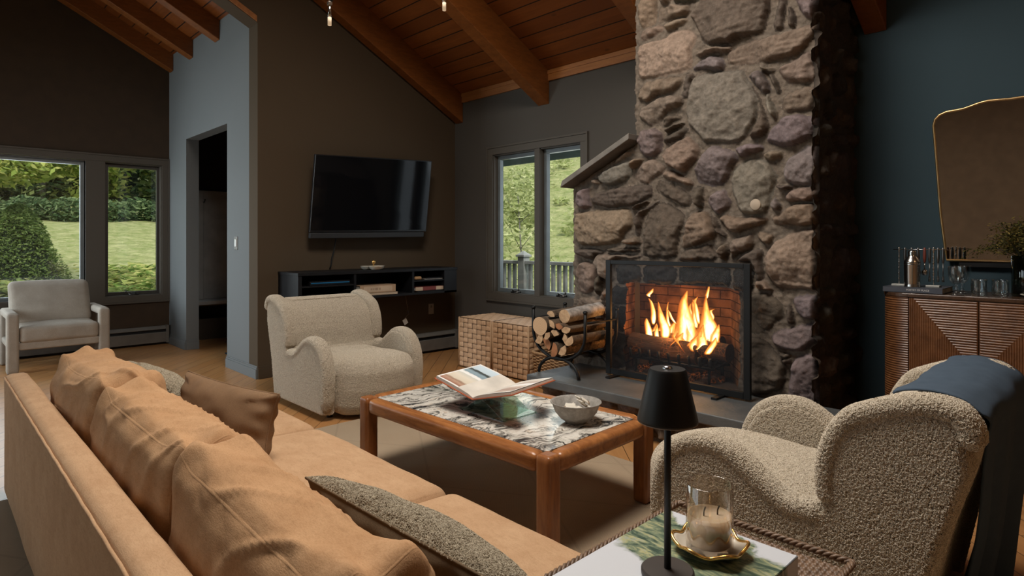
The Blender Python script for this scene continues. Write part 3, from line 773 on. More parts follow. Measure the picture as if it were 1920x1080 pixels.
# firebox
k = N('firebrick'); vv = k.n('TexCoord').outputs['Object']
sx = k.n('SeparateXYZ', {0: vv}); cv = k.n('CombineXYZ', {0: k.math('ADD', sx.outputs[0], sx.outputs[1]), 1: sx.outputs[2]})
br = k.n('TexBrick', {'Vector': cv.outputs[0], 'Color1': (.26, .12, .055, 1), 'Color2': (.36, .175, .085, 1), 'Mortar': (.06, .028, .014, 1), 'Scale': 1.0, 'Mortar Size': .004, 'Mortar Smooth': .2, 'Brick Width': .215, 'Row Height': .064})
nz = k.noise(vv, 9, 4)
m_brick = k.pbr(k.mix(k.ramp(nz, [(.35, (.25, .25, .25)), (.62, (1, 1, 1))]), (.03, .014, .008), br.outputs[0]), .9, 0, k.bump(k.math('MULTIPLY', br.outputs[1], -1), .6, .006), .1)
BX = 4.14
g = G()
fl = [(3.785, 2.70), (BX, 2.80), (BX, 2.02), (3.785, 1.755)]
def quad(a, b, z0, z1): g.add([(a[0], a[1], z0), (b[0], b[1], z0), (b[0], b[1], z1), (a[0], a[1], z1)], [(0, 1, 2, 3)])
quad(fl[0], fl[1], .25, 1.1); quad(fl[1], fl[2], .25, 1.1); quad(fl[2], fl[3], .25, 1.1)
g.build('firebox', m_brick, fp)
G().prism([(3.78, 1.74), (3.78, 2.72), (4.2, 2.82), (4.2, 1.95)], 'z', .24, .272).build('firebox_floor', plain('ash floor', (.05, .035, .025), .95), fp)
G().prism([(3.78, 1.74), (3.78, 2.72), (4.2, 2.82), (4.2, 1.95)], 'z', 1.05, 1.10).build('smoke_shelf', m_dark, fp)
p = on_x(1417, 384, 3.683)
G().lathe((0, 0, 0), [(.0, 0), (.030, 0), (.036, .004), (.030, .009), (.0, .009)], 18, False).xform(Matrix.Translation(p) @ Matrix.Rotation(-PI / 2, 4, 'Y')).build('flue_disc', plain('tan disc', (.36, .29, .22), .8), fp, smooth=True)

# ------------------------------------------------------------------ fire screen
m_iron = plain('black iron', (.005, .005, .005), .5, .0, .3)
FS = 3.58
y0, y1, z0, z1 = 1.617, 2.690, .292, 1.114
t = thing('fire_screen', 'flat black steel fire screen with fine mesh standing on the slate hearth', 'fire screen', (FS, 2.15, .28))
g = G(); e = .042
g.box(FS - .012, y0, z0, FS + .012, y0 + e, z1); g.box(FS - .012, y1 - e, z0, FS + .012, y1, z1)
g.box(FS - .012, y0 + e, z1 - .03, FS + .012, y1 - e, z1); g.box(FS - .012, y0 + e, z0, FS + .012, y1 - e, z0 + .042)
g.build('frame', m_iron, t, bevel=.003)
k = N('screen mesh'); v = k.co((1, 1, 1)); s2 = k.n('SeparateXYZ', {0: v})
wy = k.math('ABSOLUTE', k.math('SINE', k.math('MULTIPLY', s2.outputs[1], 1400.0))); wz = k.math('ABSOLUTE', k.math('SINE', k.math('MULTIPLY', s2.outputs[2], 1400.0)))
cov = k.math('ADD', k.math('MULTIPLY', k.math('GREATER_THAN', k.math('MAXIMUM', wy, wz), .97), .0), .21)
d = k.n('BsdfPrincipled', {'Base Color': (.02, .02, .022, 1), 'Roughness': .5})
m_mesh = k.done(k.n('MixShader', {0: cov, 1: k.n('BsdfTransparent').outputs[0], 2: d.outputs[0]}))
G().box(FS - .001, y0 + e - .004, z0 + .03, FS + .001, y1 - e + .004, z1 - .02).build('mesh_panel', m_mesh, t)
for yy in (1.80, 2.60):
    G().box(FS - .11, yy - .02, .280, FS + .07, yy + .02, .294).build('foot', m_iron, t, bevel=.003)

# ------------------------------------------------------------------ grate, burning logs, flames
FXc = 3.93
t = thing('fire_grate', 'black iron grate under the burning logs in the fireplace', 'grate', (FXc, 2.3, .27))
g = G()
for x in (3.83, 3.95, 4.05): g.tube([(x, 1.98, .385), (x, 2.66, .385)], .010, 8)
g.build('rail', m_iron, t, smooth=True)
for i in range(9):
    yy = 2.0 + i * .08
    G().tube([(4.06, yy, .39), (3.86, yy, .385), (3.815, yy, .40), (3.805, yy, .455)], .011, 8).build('bar', m_iron, t, smooth=True)
for x in (3.85, 4.04):
    for yy in (2.03, 2.62): G().tube([(x, yy, .272), (x, yy, .385)], .011, 8).build('leg', m_iron, t, smooth=True)

def bark_mat(name, c1, c2, glow=0):
    k = N(name); v = k.co((10, 2, 10)); a = k.noise(v, 3.0, 6, .7, .5); vo = k.n('TexVoronoi', {'Vector': k.co(), 'Scale': 34.0}, feature='DISTANCE_TO_EDGE').outputs[0]
    c = k.ramp(a, [(.3, c1), (.7, c2)])
    b = k.n('BsdfPrincipled', {'Base Color': c, 'Roughness': .9, 'Normal': k.bump(a, .9, .02)})
    if glow:
        h = k.noise(k.co(), 7, 3); m_ = k.math('MULTIPLY', k.ramp(vo, [(.0, (1, 1, 1)), (.07, (0, 0, 0))]), k.ramp(h, [(.45, (0, 0, 0)), (.62, (1, 1, 1))]))
        k.set(b.inputs['Emission Color'], (1, .22, .03, 1)); k.set(b.inputs['Emission Strength'], k.math('MULTIPLY', m_, glow))
    return k.done(b)
m_char = bark_mat('charred bark', (.02, .012, .008), (.12, .06, .03), .25)
m_bark2 = bark_mat('firewood bark', (.04, .025, .015), (.15, .10, .06))
def log_geo(a, b, r, split=None, n=20, m=14, seed=0, wob=.10):
    """a log from a to b; split: None (round) or angles of a wedge"""
    a, b = Vector(a), Vector(b); d = b - a; L = d.length; d.normalize()
    up = Vector((0, 0, 1)); u = (up - d * up.dot(d)).normalized(); w = d.cross(u)
    if split:
        s0, s1 = split; arc = [s0 + (s1 - s0) * i / (n - 4) for i in range(n - 3)]
        prof = [(math.cos(q), math.sin(q)) for q in arc]
        inner = (math.cos((s0 + s1) / 2) * -.12, math.sin((s0 + s1) / 2) * -.12)
        prof += [((prof[-1][0] + inner[0]) / 2, (prof[-1][1] + inner[1]) / 2), inner, ((prof[0][0] + inner[0]) / 2, (prof[0][1] + inner[1]) / 2)]
    else: prof = [(math.cos(2 * PI * i / n), math.sin(2 * PI * i / n)) for i in range(n)]
    n = len(prof); V = []
    for i in range(m):
        t_ = i / (m - 1); c = a + d * L * t_
        for j, (pu, pw) in enumerate(prof):
            q = 1 + wob * mnoise.noise((pu * 1.3 + seed, pw * 1.3, t_ * 2.2 + seed)) + .06 * mnoise.noise((pu * 5 + seed, pw * 5, t_ * 9))
            V.append(c + (u * pu + w * pw) * r * q)
    F = [(i * n + j, i * n + (j + 1) % n, (i + 1) * n + (j + 1) % n, (i + 1) * n + j) for i in range(m - 1) for j in range(n)]
    return V, F, n, m
def ends(V, n, m):
    out = []
    for s in (0, (m - 1) * n):
        ring = V[s:s + n]; c = sum((Vector(p) for p in ring), Vector()) / n
        out.append(G().add([c] + ring, [(0, 1 + j, 1 + (j + 1) % n) for j in range(n)]))
    return out
def mk_log(name, label, a, b, r, matb, mate, split=None, seed=0, group=None):
    V, F, n, m = log_geo(a, b, r, split, seed=seed)
    t = thing(name, label, 'log', tuple((Vector(a) + Vector(b)) / 2 - Vector((0, 0, r))), group)
    G().add(V, F).build('bark', matb, t, smooth=True)
    for e_ in ends(V, n, m): e_.build('cut_face', mate, t)
    return t
m_charend = plain('charred end', (.03, .015, .008), .9)
mk_log('burning_log', 'thick charred log lying along the front of the grate', (3.89, 2.68, .485), (3.92, 2.14, .455), .075, m_char, m_charend, seed=1)
mk_log('burning_log', 'glowing log at the window end of the fire, crossing behind the thick front log', (4.02, 2.60, .50), (4.06, 2.04, .51), .07, m_char, m_charend, seed=4)
mk_log('burning_log', 'mossy golden-lit log resting on the chimney-flank end of the grate', (3.95, 2.20, .495), (3.93, 1.92, .49), .062, m_char, m_charend, seed=7)
mk_log('burning_log', 'slim log on top of the fire among the flames', (4.07, 2.50, .60), (4.06, 2.14, .585), .038, m_char, m_charend, seed=9)
g = G()
for i in range(90):
    g.obox((rnd.uniform(3.84, 4.08), rnd.uniform(2.0, 2.64), rnd.uniform(.275, .31)), (rnd.uniform(.01, .02), 0, .004), (.003, rnd.uniform(.01, .02), 0), (0, .003, rnd.uniform(.008, .015)))
tag(g.build('embers', bark_mat('ember coal', (.01, .006, .004), (.06, .025, .012), .35)), 'dim red embers and ash under the fire grate', 'embers', kind='stuff')

k = N('flame'); at = k.n('Attribute', attribute_name='flame_pos')
sp_ = k.n('SeparateColor', {0: at.outputs[0]}); ht, ed = sp_.outputs[0], sp_.outputs[1]
nz = k.noise(k.co((1, 1, .45)), 26, 3, .6, .8)
core = k.math('MULTIPLY', ed, k.math('ADD', k.math('MULTIPLY', nz, .9), .45))
fc = k.math('MULTIPLY', core, k.math('SUBTRACT', 1.25, k.math('MULTIPLY', ht, .9)))
colr = k.ramp(fc, [(0, (.75, .10, .008)), (.22, (1.0, .22, .02)), (.5, (1.0, .46, .09)), (.8, (1.0, .74, .34))])
st = k.ramp(fc, [(.0, (.05, .05, .05)), (.3, (.35, .35, .35)), (.8, (1, 1, 1))])
em = k.n('Emission', {'Color': colr, 'Strength': k.math('MULTIPLY', st, 5.0)})
al = k.ramp(fc, [(.04, (0, 0, 0)), (.30, (.9, .9, .9))])
m_flame = k.done(k.n('MixShader', {0: al, 1: k.n('BsdfTransparent').outputs[0], 2: em.outputs[0]}))
TONGUES = [  # centre line (close-up D pixels) with widths, depth
 ([(330,560,34),(322,500,34),(312,455,26),(308,428,4)], 3.93), ([(352,470,10),(354,430,26),(352,380,24),(340,330,16),(322,302,4)], 3.98), ([(330,295,4),(322,280,22),(338,262,24),(350,240,4)], 4.0),
 ([(425,560,36),(430,500,50),(410,440,40),(396,390,26),(382,325,4)], 3.92), ([(480,600,30),(470,520,26),(445,450,16),(440,370,10),(446,325,3)], 4.02),
 ([(500,470,6),(470,430,14),(455,395,12),(442,372,3)], 3.97),
 ([(545,610,60),(560,540,92),(558,460,86),(550,390,60),(545,330,40),(556,285,24),(565,255,4)], 3.95), ([(600,520,40),(612,450,40),(622,390,36),(610,330,24),(632,292,3)], 4.03),
 ([(640,470,14),(628,400,20),(618,340,16),(600,310,3)], 3.9), ([(585,660,30),(560,625,40),(530,590,40),(500,565,30),(470,540,3)], 3.87),
 ([(690,610,60),(700,550,92),(702,480,82),(694,430,56),(686,370,28),(684,320,16),(686,285,4)], 3.94), ([(690,305,4),(692,285,16),(700,250,12),(706,215,3)], 3.99),
 ([(735,590,36),(745,540,40),(758,500,26),(766,468,4)], 3.9), ([(718,470,8),(724,420,22),(712,385,20),(738,370,3)], 4.0), ([(690,660,26),(712,625,30),(735,590,30),(748,550,4)], 3.86),
 ([(620,640,20),(660,600,50),(655,530,40),(668,470,4)], 3.88), ([(380,570,20),(372,520,24),(378,470,4)], 3.9), ([(560,640,24),(545,600,44),(520,560,44),(505,520,4)], 3.89),
 ([(450,575,60),(455,530,64),(470,490,40),(490,450,6)], 3.99), ([(520,590,70),(515,540,84),(525,480,60),(535,420,8)], 4.01), ([(600,600,80),(610,550,90),(590,500,60),(575,440,8)], 3.98), ([(660,600,60),(650,560,80),(660,510,60),(672,440,6)], 4.0),
 ([(345,556,50),(350,530,54),(365,500,30),(372,462,4)], 4.0), ([(400,575,60),(395,540,60),(405,500,40),(418,455,4)], 4.02), ([(735,600,50),(728,565,60),(725,520,40),(735,470,4)], 3.98), ([(480,620,50),(500,590,60),(515,560,40),(540,520,4)], 3.88), ([(630,640,50),(610,605,60),(620,570,44),(640,530,4)], 3.87), ([(575,470,40),(590,420,36),(580,370,20),(588,335,3)], 4.02)]
t = thing('fire_flames', 'bright yellow and orange flames of the burning log fire', 'flames', (3.95, 2.35, .4), kind='stuff')
hot = []
for ci, (line, xd) in enumerate(TONGUES):
    pts = [(on_x(Dd[0] + p[0] / Dd[2], Dd[1] + p[1] / Dd[2], xd), p[2] / Dd[2] * .0039) for p in line]
    # resample
    ctr = []
    for i in range(len(pts) - 1):
        for s in range(6):
            q = s / 6; p0 = pts[max(i - 1, 0)][0]; p1, p2 = pts[i][0], pts[i + 1][0]; p3 = pts[min(i + 2, len(pts) - 1)][0]
            c = .5 * ((2 * p1) + (p2 - p0) * q + (2 * p0 - 5 * p1 + 4 * p2 - p3) * q * q + (-p0 + 3 * p1 - 3 * p2 + p3) * q ** 3)
            ctr.append((c, pts[i][1] * (1 - q) + pts[i + 1][1] * q))
    ctr.append(pts[-1])
    V = []; F = []; hv = []; m = len(ctr); nn = 9
    for sheet, ang in enumerate((0.0, 1.15)):
        dirv = Vector((math.sin(ang), -math.cos(ang), 0)); dirv = Vector((.25 + dirv.x * .9, dirv.y, 0)).normalized()
        b0_ = len(V)
        for i, (c, w) in enumerate(ctr):
            for j in range(nn):
                e_ = (j / (nn - 1)) * 2 - 1
                V.append(c + dirv * w * .80 * e_ + Vector((.012 * (1 - e_ * e_), 0, 0)))
                hv.append((i / (m - 1), (1 - abs(e_) ** 1.7) * (min(1, i / 3.0) if i < 3 else 1), 0, 1))
        F += [(b0_ + i * nn + j, b0_ + i * nn + j + 1, b0_ + (i + 1) * nn + j + 1, b0_ + (i + 1) * nn + j) for i in range(m - 1) for j in range(nn - 1)]
    me = bpy.data.meshes.new('flame_tongue'); me.from_pydata([tuple(p) for p in V], [], F)
    a_ = me.color_attributes.new('flame_pos', 'FLOAT_COLOR', 'POINT'); a_.data.foreach_set('color', np.array(hv).ravel())
    me.materials.append(m_flame); me.update()
    o = bpy.data.objects.new('flame_tongue', me); COL.objects.link(o); o.parent = t; o.matrix_parent_inverse = t.matrix_basis.inverted()

# ------------------------------------------------------------------ log holder with firewood
t = thing('log_holder', 'black wrought-iron hoop log holder standing at the end of the hearth', 'log rack', (3.46, 2.89, .28))
cyh = 2.893
def hoop(x):
    pts = [(x, cyh + .247, .755)]
    for i in range(21):
        a = PI * i / 20
        pts.append((x, cyh + .247 * math.cos(a) * (1 if True else 1), .62 - .215 * math.sin(a) ** .8))
    pts.append((x, cyh - .247, .755)); return pts
for x in (3.28, 3.64):
    h = G().tube(hoop(x), .012, 10).build('hoop', m_iron, t, smooth=True)
    for s in (1, -1): G().lathe((x, cyh + s * .247, .745), [(.012, 0), (.017, .006), (.017, .016), (.008, .024)], 12).build('knob', m_iron, h, smooth=True)
    G().tube([(x, cyh + .19 * math.cos(a), .285 + .13 * math.sin(a)) for a in [PI * i / 16 for i in range(17)]], .012, 10).build('foot_arch', m_iron, t, smooth=True)
for s in (1, -1): G().tube([(3.28, cyh + s * .247, .68), (3.64, cyh + s * .247, .68)], .008, 8).build('side_bar', m_iron, t, smooth=True)
G().tube([(3.28, cyh, .408), (3.64, cyh, .408)], .01, 8).build('bottom_bar', m_iron, t, smooth=True)

k = N('cut wood'); v = k.co(); w = k.n('TexNoise', {'Vector': v, 'Scale': 30.0, 'Detail': 5.0}).outputs[0]
m_cut = k.pbr(k.ramp(w, [(.3, (.40, .24, .13)), (.7, (.62, .42, .25))]), .85, 0, k.bump(w, .4, .01), .2)
k = N('round cut wood'); v = k.co(loc=(0, -3.03, -.645)); w = k.n('TexWave', {'Vector': v, 'Scale': 26.0, 'Distortion': 1.2, 'Detail': 2.0}, wave_type='RINGS', rings_direction='X').outputs[0]
m_round = k.pbr(k.mix(k.math('MULTIPLY', w, .5), (.60, .40, .24), (.44, .27, .15)), .85, 0, None, .2)
m_redcut = plain('red cut wood', (.34, .15, .07), .85, 0, .2, .25, 20)
m_birch = plain('birch bark', (.30, .28, .26), .8, 0, .2, .4, 30)
LOGS = [  # (y, z, r, split, bark, cut, label)
 (3.035, .632, .068, None, m_bark2, m_round, 'big round pale log near the top of the log rack'),
 (3.055, .545, .046, (.4, 3.9), m_bark2, m_cut, 'half-round log against the far side of the log rack'),
 (2.985, .500, .050, (-.6, 2.4), m_bark2, m_redcut, 'reddish half log low in the log rack'),
 (2.905, .478, .052, (.2, 3.4), m_bark2, m_redcut, 'reddish split log at the bottom of the log rack with a dark knot'),
 (2.830, .490, .048, (.9, 3.7), m_bark2, m_cut, 'tan wedge log at the bottom of the log rack beside the reddish one'),
 (2.960, .585, .040, (1.2, 3.6), m_bark2, m_cut, 'dark-sided wedge log just under the big round log'),
 (2.890, .575, .044, (-.9, 1.3), m_bark2, m_cut, 'pale split log in the middle of the log rack'),
 (2.815, .560, .042, (.3, 2.6), m_bark2, m_cut, 'splintered log with a white frayed end in the log rack'),
 (2.750, .570, .046, (.9, 3.9), m_bark2, m_cut, 'log pressed against the fire-screen side of the log rack'),
 (2.920, .645, .042, (-.3, 2.0), m_bark2, m_cut, 'split log resting beside the big round log'),
 (2.845, .665, .040, (2.0, 4.6), m_bark2, m_redcut, 'small square-ended red-brown log on top of the log rack'),
 (2.790, .645, .044, (1.6, 4.4), m_bark2, m_cut, 'square-split log on top of the log rack near its front post'),
 (2.965, .705, .040, (-1.2, 1.6), m_bark2, m_cut, 'long tan split log lying across the top of the stack'),
 (2.840, .715, .050, None, m_birch, m_cut, 'silvery birch-barked log lying on top of the firewood stack')]
for i, (y, z, r, sp_, bk_, ct, lb) in enumerate(LOGS):
    mk_log('firewood_log', lb, (3.215 + rnd.uniform(0, .03) + (.06 if i >= 12 else 0), y, z), (3.69, y + rnd.uniform(-.01, .01), z + (.02 if i >= 12 else 0)), r, bk_, ct, sp_, seed=i * 3, group='firewood in the log rack')
# ------------------------------------------------------------------ soft shapes
def cube_shell(n):
    """unit cube shell subdivided n per edge -> verts (array), faces"""
    ids = {}; V = []; F = []
    def vid(i, j, k_):
        key = (i, j, k_)
        if key not in ids: ids[key] = len(V); V.append((2 * i / n - 1, 2 * j / n - 1, 2 * k_ / n - 1))
        return ids[key]
    for a in range(n):
        for b in range(n):
            for s in (0, n):
                F.append([vid(s, a, b), vid(s, a + 1, b), vid(s, a + 1, b + 1), vid(s, a, b + 1)])
                F.append([vid(a, s, b), vid(a + 1, s, b), vid(a + 1, s, b + 1), vid(a, s, b + 1)])
                F.append([vid(a, b, s), vid(a + 1, b, s), vid(a + 1, b + 1, s), vid(a, b + 1, s)])
    return np.array(V), F
_cs = {}
def soft_box(x0, y0, z0, x1, y1, z1, r, n=26, puff=(0, 0, 0), wr=0, wscale=6, seed=0, fn=None):
    """box with rounded edges of radius r, faces puffed outwards, noise wrinkles"""
    if n not in _cs: _cs[n] = cube_shell(n)
    U, F = _cs[n]
    h = np.array([(x1 - x0) / 2, (y1 - y0) / 2, (z1 - z0) / 2]); c = np.array([(x0 + x1) / 2, (y0 + y1) / 2, (z0 + z1) / 2])
    # concentrate the grid near the edges
    W = np.sign(U) * (1 - (1 - np.abs(U)) ** 1.35)
    P = W * h
    core = np.clip(P, -(h - r), h - r); d = P - core
    L = np.linalg.norm(d, axis=1, keepdims=True)
    P = np.where(L > 1e-9, core + d / np.maximum(L, 1e-9) * r, P)
    q = 1 - np.clip(np.abs(P / h), 0, 1) ** 2
    P[:, 0] += np.sign(U[:, 0]) * puff[0] * q[:, 1] * q[:, 2] * (np.abs(U[:, 0]) > .99)
    P[:, 1] += np.sign(U[:, 1]) * puff[1] * q[:, 0] * q[:, 2] * (np.abs(U[:, 1]) > .99)
    P[:, 2] += np.sign(U[:, 2]) * puff[2] * q[:, 0] * q[:, 1] * (np.abs(U[:, 2]) > .99)
    P = P + c
    if fn: P = fn(P, P - c, h)
    if wr:
        nrm = (P - c) / h; nrm /= np.linalg.norm(nrm, axis=1, keepdims=True) + 1e-9
        P = P + nrm * (wr * fbm(P * wscale, 4, seed))[:, None]
    g = G(); g.add(P.tolist(), F); return g

def curls(o, density, mat, rad=.00085, R=.0028, hgt=.0055, seed=0, npt=5, name='boucle_pile'):
    """short curled yarn loops standing on the surface of o"""
    me = o.data; me.calc_loop_triangles()
    v = np.zeros(len(me.vertices) * 3); me.vertices.foreach_get('co', v); v = v.reshape(-1, 3)
    t = np.zeros(len(me.loop_triangles) * 3, dtype=np.int32); me.loop_triangles.foreach_get('vertices', t); t = t.reshape(-1, 3)
    a, b, c = v[t[:, 0]], v[t[:, 1]], v[t[:, 2]]
    nr = np.cross(b - a, c - a); ar = np.linalg.norm(nr, axis=1) / 2; nr = nr / (2 * ar[:, None] + 1e-12)
    rg = np.random.default_rng(seed); n = int(ar.sum() * density)
    ix = rg.choice(len(t), n, p=ar / ar.sum()); r1 = np.sqrt(rg.random(n)); r2 = rg.random(n)
    p = a[ix] * (1 - r1)[:, None] + b[ix] * (r1 * (1 - r2))[:, None] + c[ix] * (r1 * r2)[:, None]
    nn = nr[ix]; u = rg.normal(size=(n, 3)); u -= nn * (u * nn).sum(1)[:, None]; u /= np.linalg.norm(u, axis=1)[:, None]; w = np.cross(nn, u)
    sc = rg.uniform(.6, 1.5, n)[:, None]; ph = rg.uniform(0, 6.28, n)[:, None]; turn = rg.uniform(.9, 1.5, n)[:, None]
    out = np.zeros((n, npt, 3))
    for s in range(npt):
        q = s / (npt - 1); an = ph + turn * 4.6 * q
        out[:, s] = p + (u * np.cos(an) + w * np.sin(an)) * R * sc * (1 - .25 * q) + u * R * .8 * (q - .5) + nn * hgt * sc * (math.sin(PI * q) * .85 + .25 * q - .05)
    hc = bpy.data.hair_curves.new(name); hc.add_curves([npt] * n)
    hc.points.foreach_set('position', out.ravel().astype(np.float32))
    ra = hc.attributes.get('radius') or hc.attributes.new('radius', 'FLOAT', 'POINT')
    ra.data.foreach_set('value', np.full(n * npt, rad, dtype=np.float32))
    hc.materials.append(mat)
    h = bpy.data.objects.new(name, hc); COL.objects.link(h); h.parent = o; h['kind'] = 'stuff'
    return h

# ------------------------------------------------------------------ boucle armchairs
k = N('boucle base'); v = k.co(); a = k.n('TexVoronoi', {'Vector': v, 'Scale': 130.0}).outputs[0]; b = k.noise(v, 300, 3)
m_boucle = k.pbr(k.mix(a, (.40, .335, .255), (.27, .215, .155)), .95, 0, k.bump(k.math('ADD', k.math('MULTIPLY', a, -1), b), .8, .006), .1)
k = N('boucle yarn'); r = k.n('HairInfo').outputs['Random']
d = k.n('BsdfDiffuse', {'Color': k.ramp(r, [(0, (.50, .43, .335)), (.5, (.60, .525, .42)), (1, (.70, .625, .51))])})
m_yarn = k.done(d)
m_foot = plain('dark foot', (.02, .015, .012), .5)

CX1, CY1 = 2.385, 4.36
T1 = Matrix.Translation((CX1, CY1, 0))
wingp = [(.500,.700),(.498,.752),(.46,.806),(.385,.820),(.31,.806),(.232,.775),(.17,.742),(.132,.694),(.104,.634),(.09,.566),(.088,.495),(.098,.445)]
armp = [(.10,.437),(.057,.432),(-.007,.434),(-.073,.472),(-.144,.522),(-.203,.552),(-.272,.562),(-.353,.548),(-.43,.498),(-.482,.412),(-.502,.318),(-.50,.216),(-.485,.085)]
def smoothpath(p, sub=4):
    o = []
    for i in range(len(p) - 1):
        p0, p1, p2, p3 = [np.array(p[min(max(j, 0), len(p) - 1)]) for j in (i - 1, i, i + 1, i + 2)]
        for s in range(sub):
            q = s / sub; o.append(.5 * ((2 * p1) + (p2 - p0) * q + (2 * p0 - 5 * p1 + 4 * p2 - p3) * q * q + (-p0 + 3 * p1 - 3 * p2 + p3) * q ** 3))
    o.append(np.array(p[-1])); return o
def pad(path, xc, rx, rn, side, taper=True, n=22, sub=6):
    """padded roll following a side profile; path is its outer line"""
    P = smoothpath(path, sub); m = len(P); A = np.zeros((m, n, 3))
    for i, p in enumerate(P):
        t = P[min(i + 1, m - 1)] - P[max(i - 1, 0)]; t = t / np.linalg.norm(t); nv = np.array([-t[1], t[0]])
        cen = np.array([np.mean([q[0] for q in P]), np.mean([q[1] for q in P]) - .2])
        if nv @ (cen - p) > 0: nv = -nv
        e = min(1, min(i, m - 1 - i) / 3.0) if taper else 1
        e = .55 + .45 * e
        c = p - nv * rn
        for j in range(n):
            a_ = 2 * PI * j / n
            A[i, j] = (xc + rx * e * math.copysign(abs(math.cos(a_)) ** .8, math.cos(a_)) * side, *(c + nv * rn * e * math.copysign(abs(math.sin(a_)) ** .8, math.sin(a_))))
    g = G().grid(A, m, n, cv=True)
    g.f.append(tuple(range(n))); g.f.append(tuple((m - 1) * n + q for q in range(n)))
    return g.xform(T1)
root = thing('boucle_armchair', 'cream boucle armchair at the far end of the coffee table, facing the sofa-side camera, nothing draped on it', 'armchair', (CX1, CY1, 0), 'boucle armchairs')
root['label'] = 'cream boucle armchair in front of the black media shelf, seen from its open front'
DENS = 170000
def bou(g, name, parent, dens=DENS, seed=0):
    o = g.build(name, m_boucle, parent, smooth=True)
    curls(o, dens, m_yarn, seed=seed); return o
# backrest
prof = smoothpath([(.06,.34),(.085,.45),(.10,.56),(.135,.66),(.18,.715),(.25,.757),(.33,.782),(.41,.790),(.450,.780),(.478,.735),(.465,.633),(.405,.448),(.365,.30),(.32,.09)], 4)
nx = 46; A = np.zeros((nx, len(prof), 3))
for i in range(nx):
    s = -1 + 2 * i / (nx - 1); s = math.copysign(1 - (1 - abs(s)) ** 1.5, s); q = max(0, 1 - abs(s) ** 9) ** (1 / 3.5)
    for j, p in enumerate(prof):
        z = .08 + (p[1] - .08) * (.83 + .17 * q); y = .32 + (p[0] - .32) * (.30 + .70 * q) + .035 * (1 - s * s) * (1 if p[0] < .3 else 0) * (p[1] > .4)
        A[i, j] = (s * (.388 + .015 * (p[1] - .3)), y, z)
g = G().grid(A, nx, len(prof))
n_ = len(prof); g.f.append(tuple(range(n_))); g.f.append(tuple((nx - 1) * n_ + q for q in range(n_)))
bou(g.xform(T1), 'backrest', root, seed=1)
# seat
def seatfn(P, L, h):
    f = np.clip(-L[:, 1] / h[1], 0, 1); P[:, 1] -= .17 * f * (1 - (L[:, 0] / h[0]) ** 2); P[:, 2] += np.where(L[:, 2] > 0, .012 * np.sin(f * 3.0) + .012 * (1 - (L[:, 0] / h[0]) ** 2), 0)
    P[:, 1] += np.where(L[:, 1] < 0, .03 * np.clip(-L[:, 2] / h[2], 0, 1) * f, 0)
    return P
bou(soft_box(-.315, -.525, .035, .315, .16, .385, .085, 44, (0, 0, .01), fn=seatfn).xform(T1), 'seat', root, seed=2)
panel = [(-.455,.05),(-.472,.216),(-.472,.318),(-.452,.40),(-.41,.472),(-.345,.517),(-.272,.530),(-.203,.520),(-.144,.492),(-.073,.442),(-.007,.404),(.057,.400),(.118,.42),(.12,.50),(.122,.566),(.134,.62),(.16,.675),(.19,.71),(.245,.745),(.31,.772),(.385,.785),(.44,.776),(.468,.745),(.466,.70),(.47,.633),(.415,.448),(.385,.34),(.33,.05)]
for sd in (1, -1):
    # arm: padded roll over an upholstered side panel
    arm = bou(pad(armp, sd * .370, .042, .027, sd), 'arm', root, seed=3 + sd)
    g = G()
    c_ = panel; nn = len(c_); xs_ = (sd * .318, sd * .335, sd * .396, sd * .404)
    ga = np.zeros((4, nn, 3)); cy_, cz_ = 0.0, .3
    for a_, (x, sh) in enumerate(zip(xs_, (.985, 1.01, .985, .96))):
        for j, (y, z) in enumerate(c_): ga[a_, j] = (x, cy_ + (y - cy_) * sh, cz_ + (z - cz_) * sh)
    g.grid(ga, 4, nn, cv=True)
    # fill of the flat sides with a fine grid so the yarn spreads evenly
    g.f.append(tuple(range(nn))); g.f.append(tuple(3 * nn + q for q in range(nn)))
    sp_ = bou(g.xform(T1), 'side_panel', root, seed=8 + sd)
    bou(pad(wingp, sd * .372, .042, .027, sd), 'wing', root, seed=12 + sd)
    for yy in (-.36, .22): G().lathe((CX1 + sd * .30, CY1 + yy, 0), [(.02, 0), (.028, .07), (.028, .09)], 12).build('foot', m_foot, root, smooth=True)
chair2 = copy_tree(root)
chair2.location = (2.385, .78, 0); chair2.rotation_euler = (0, 0, PI)
chair2['label'] = 'cream boucle armchair with a blue throw over its back, beside the wicker side table'

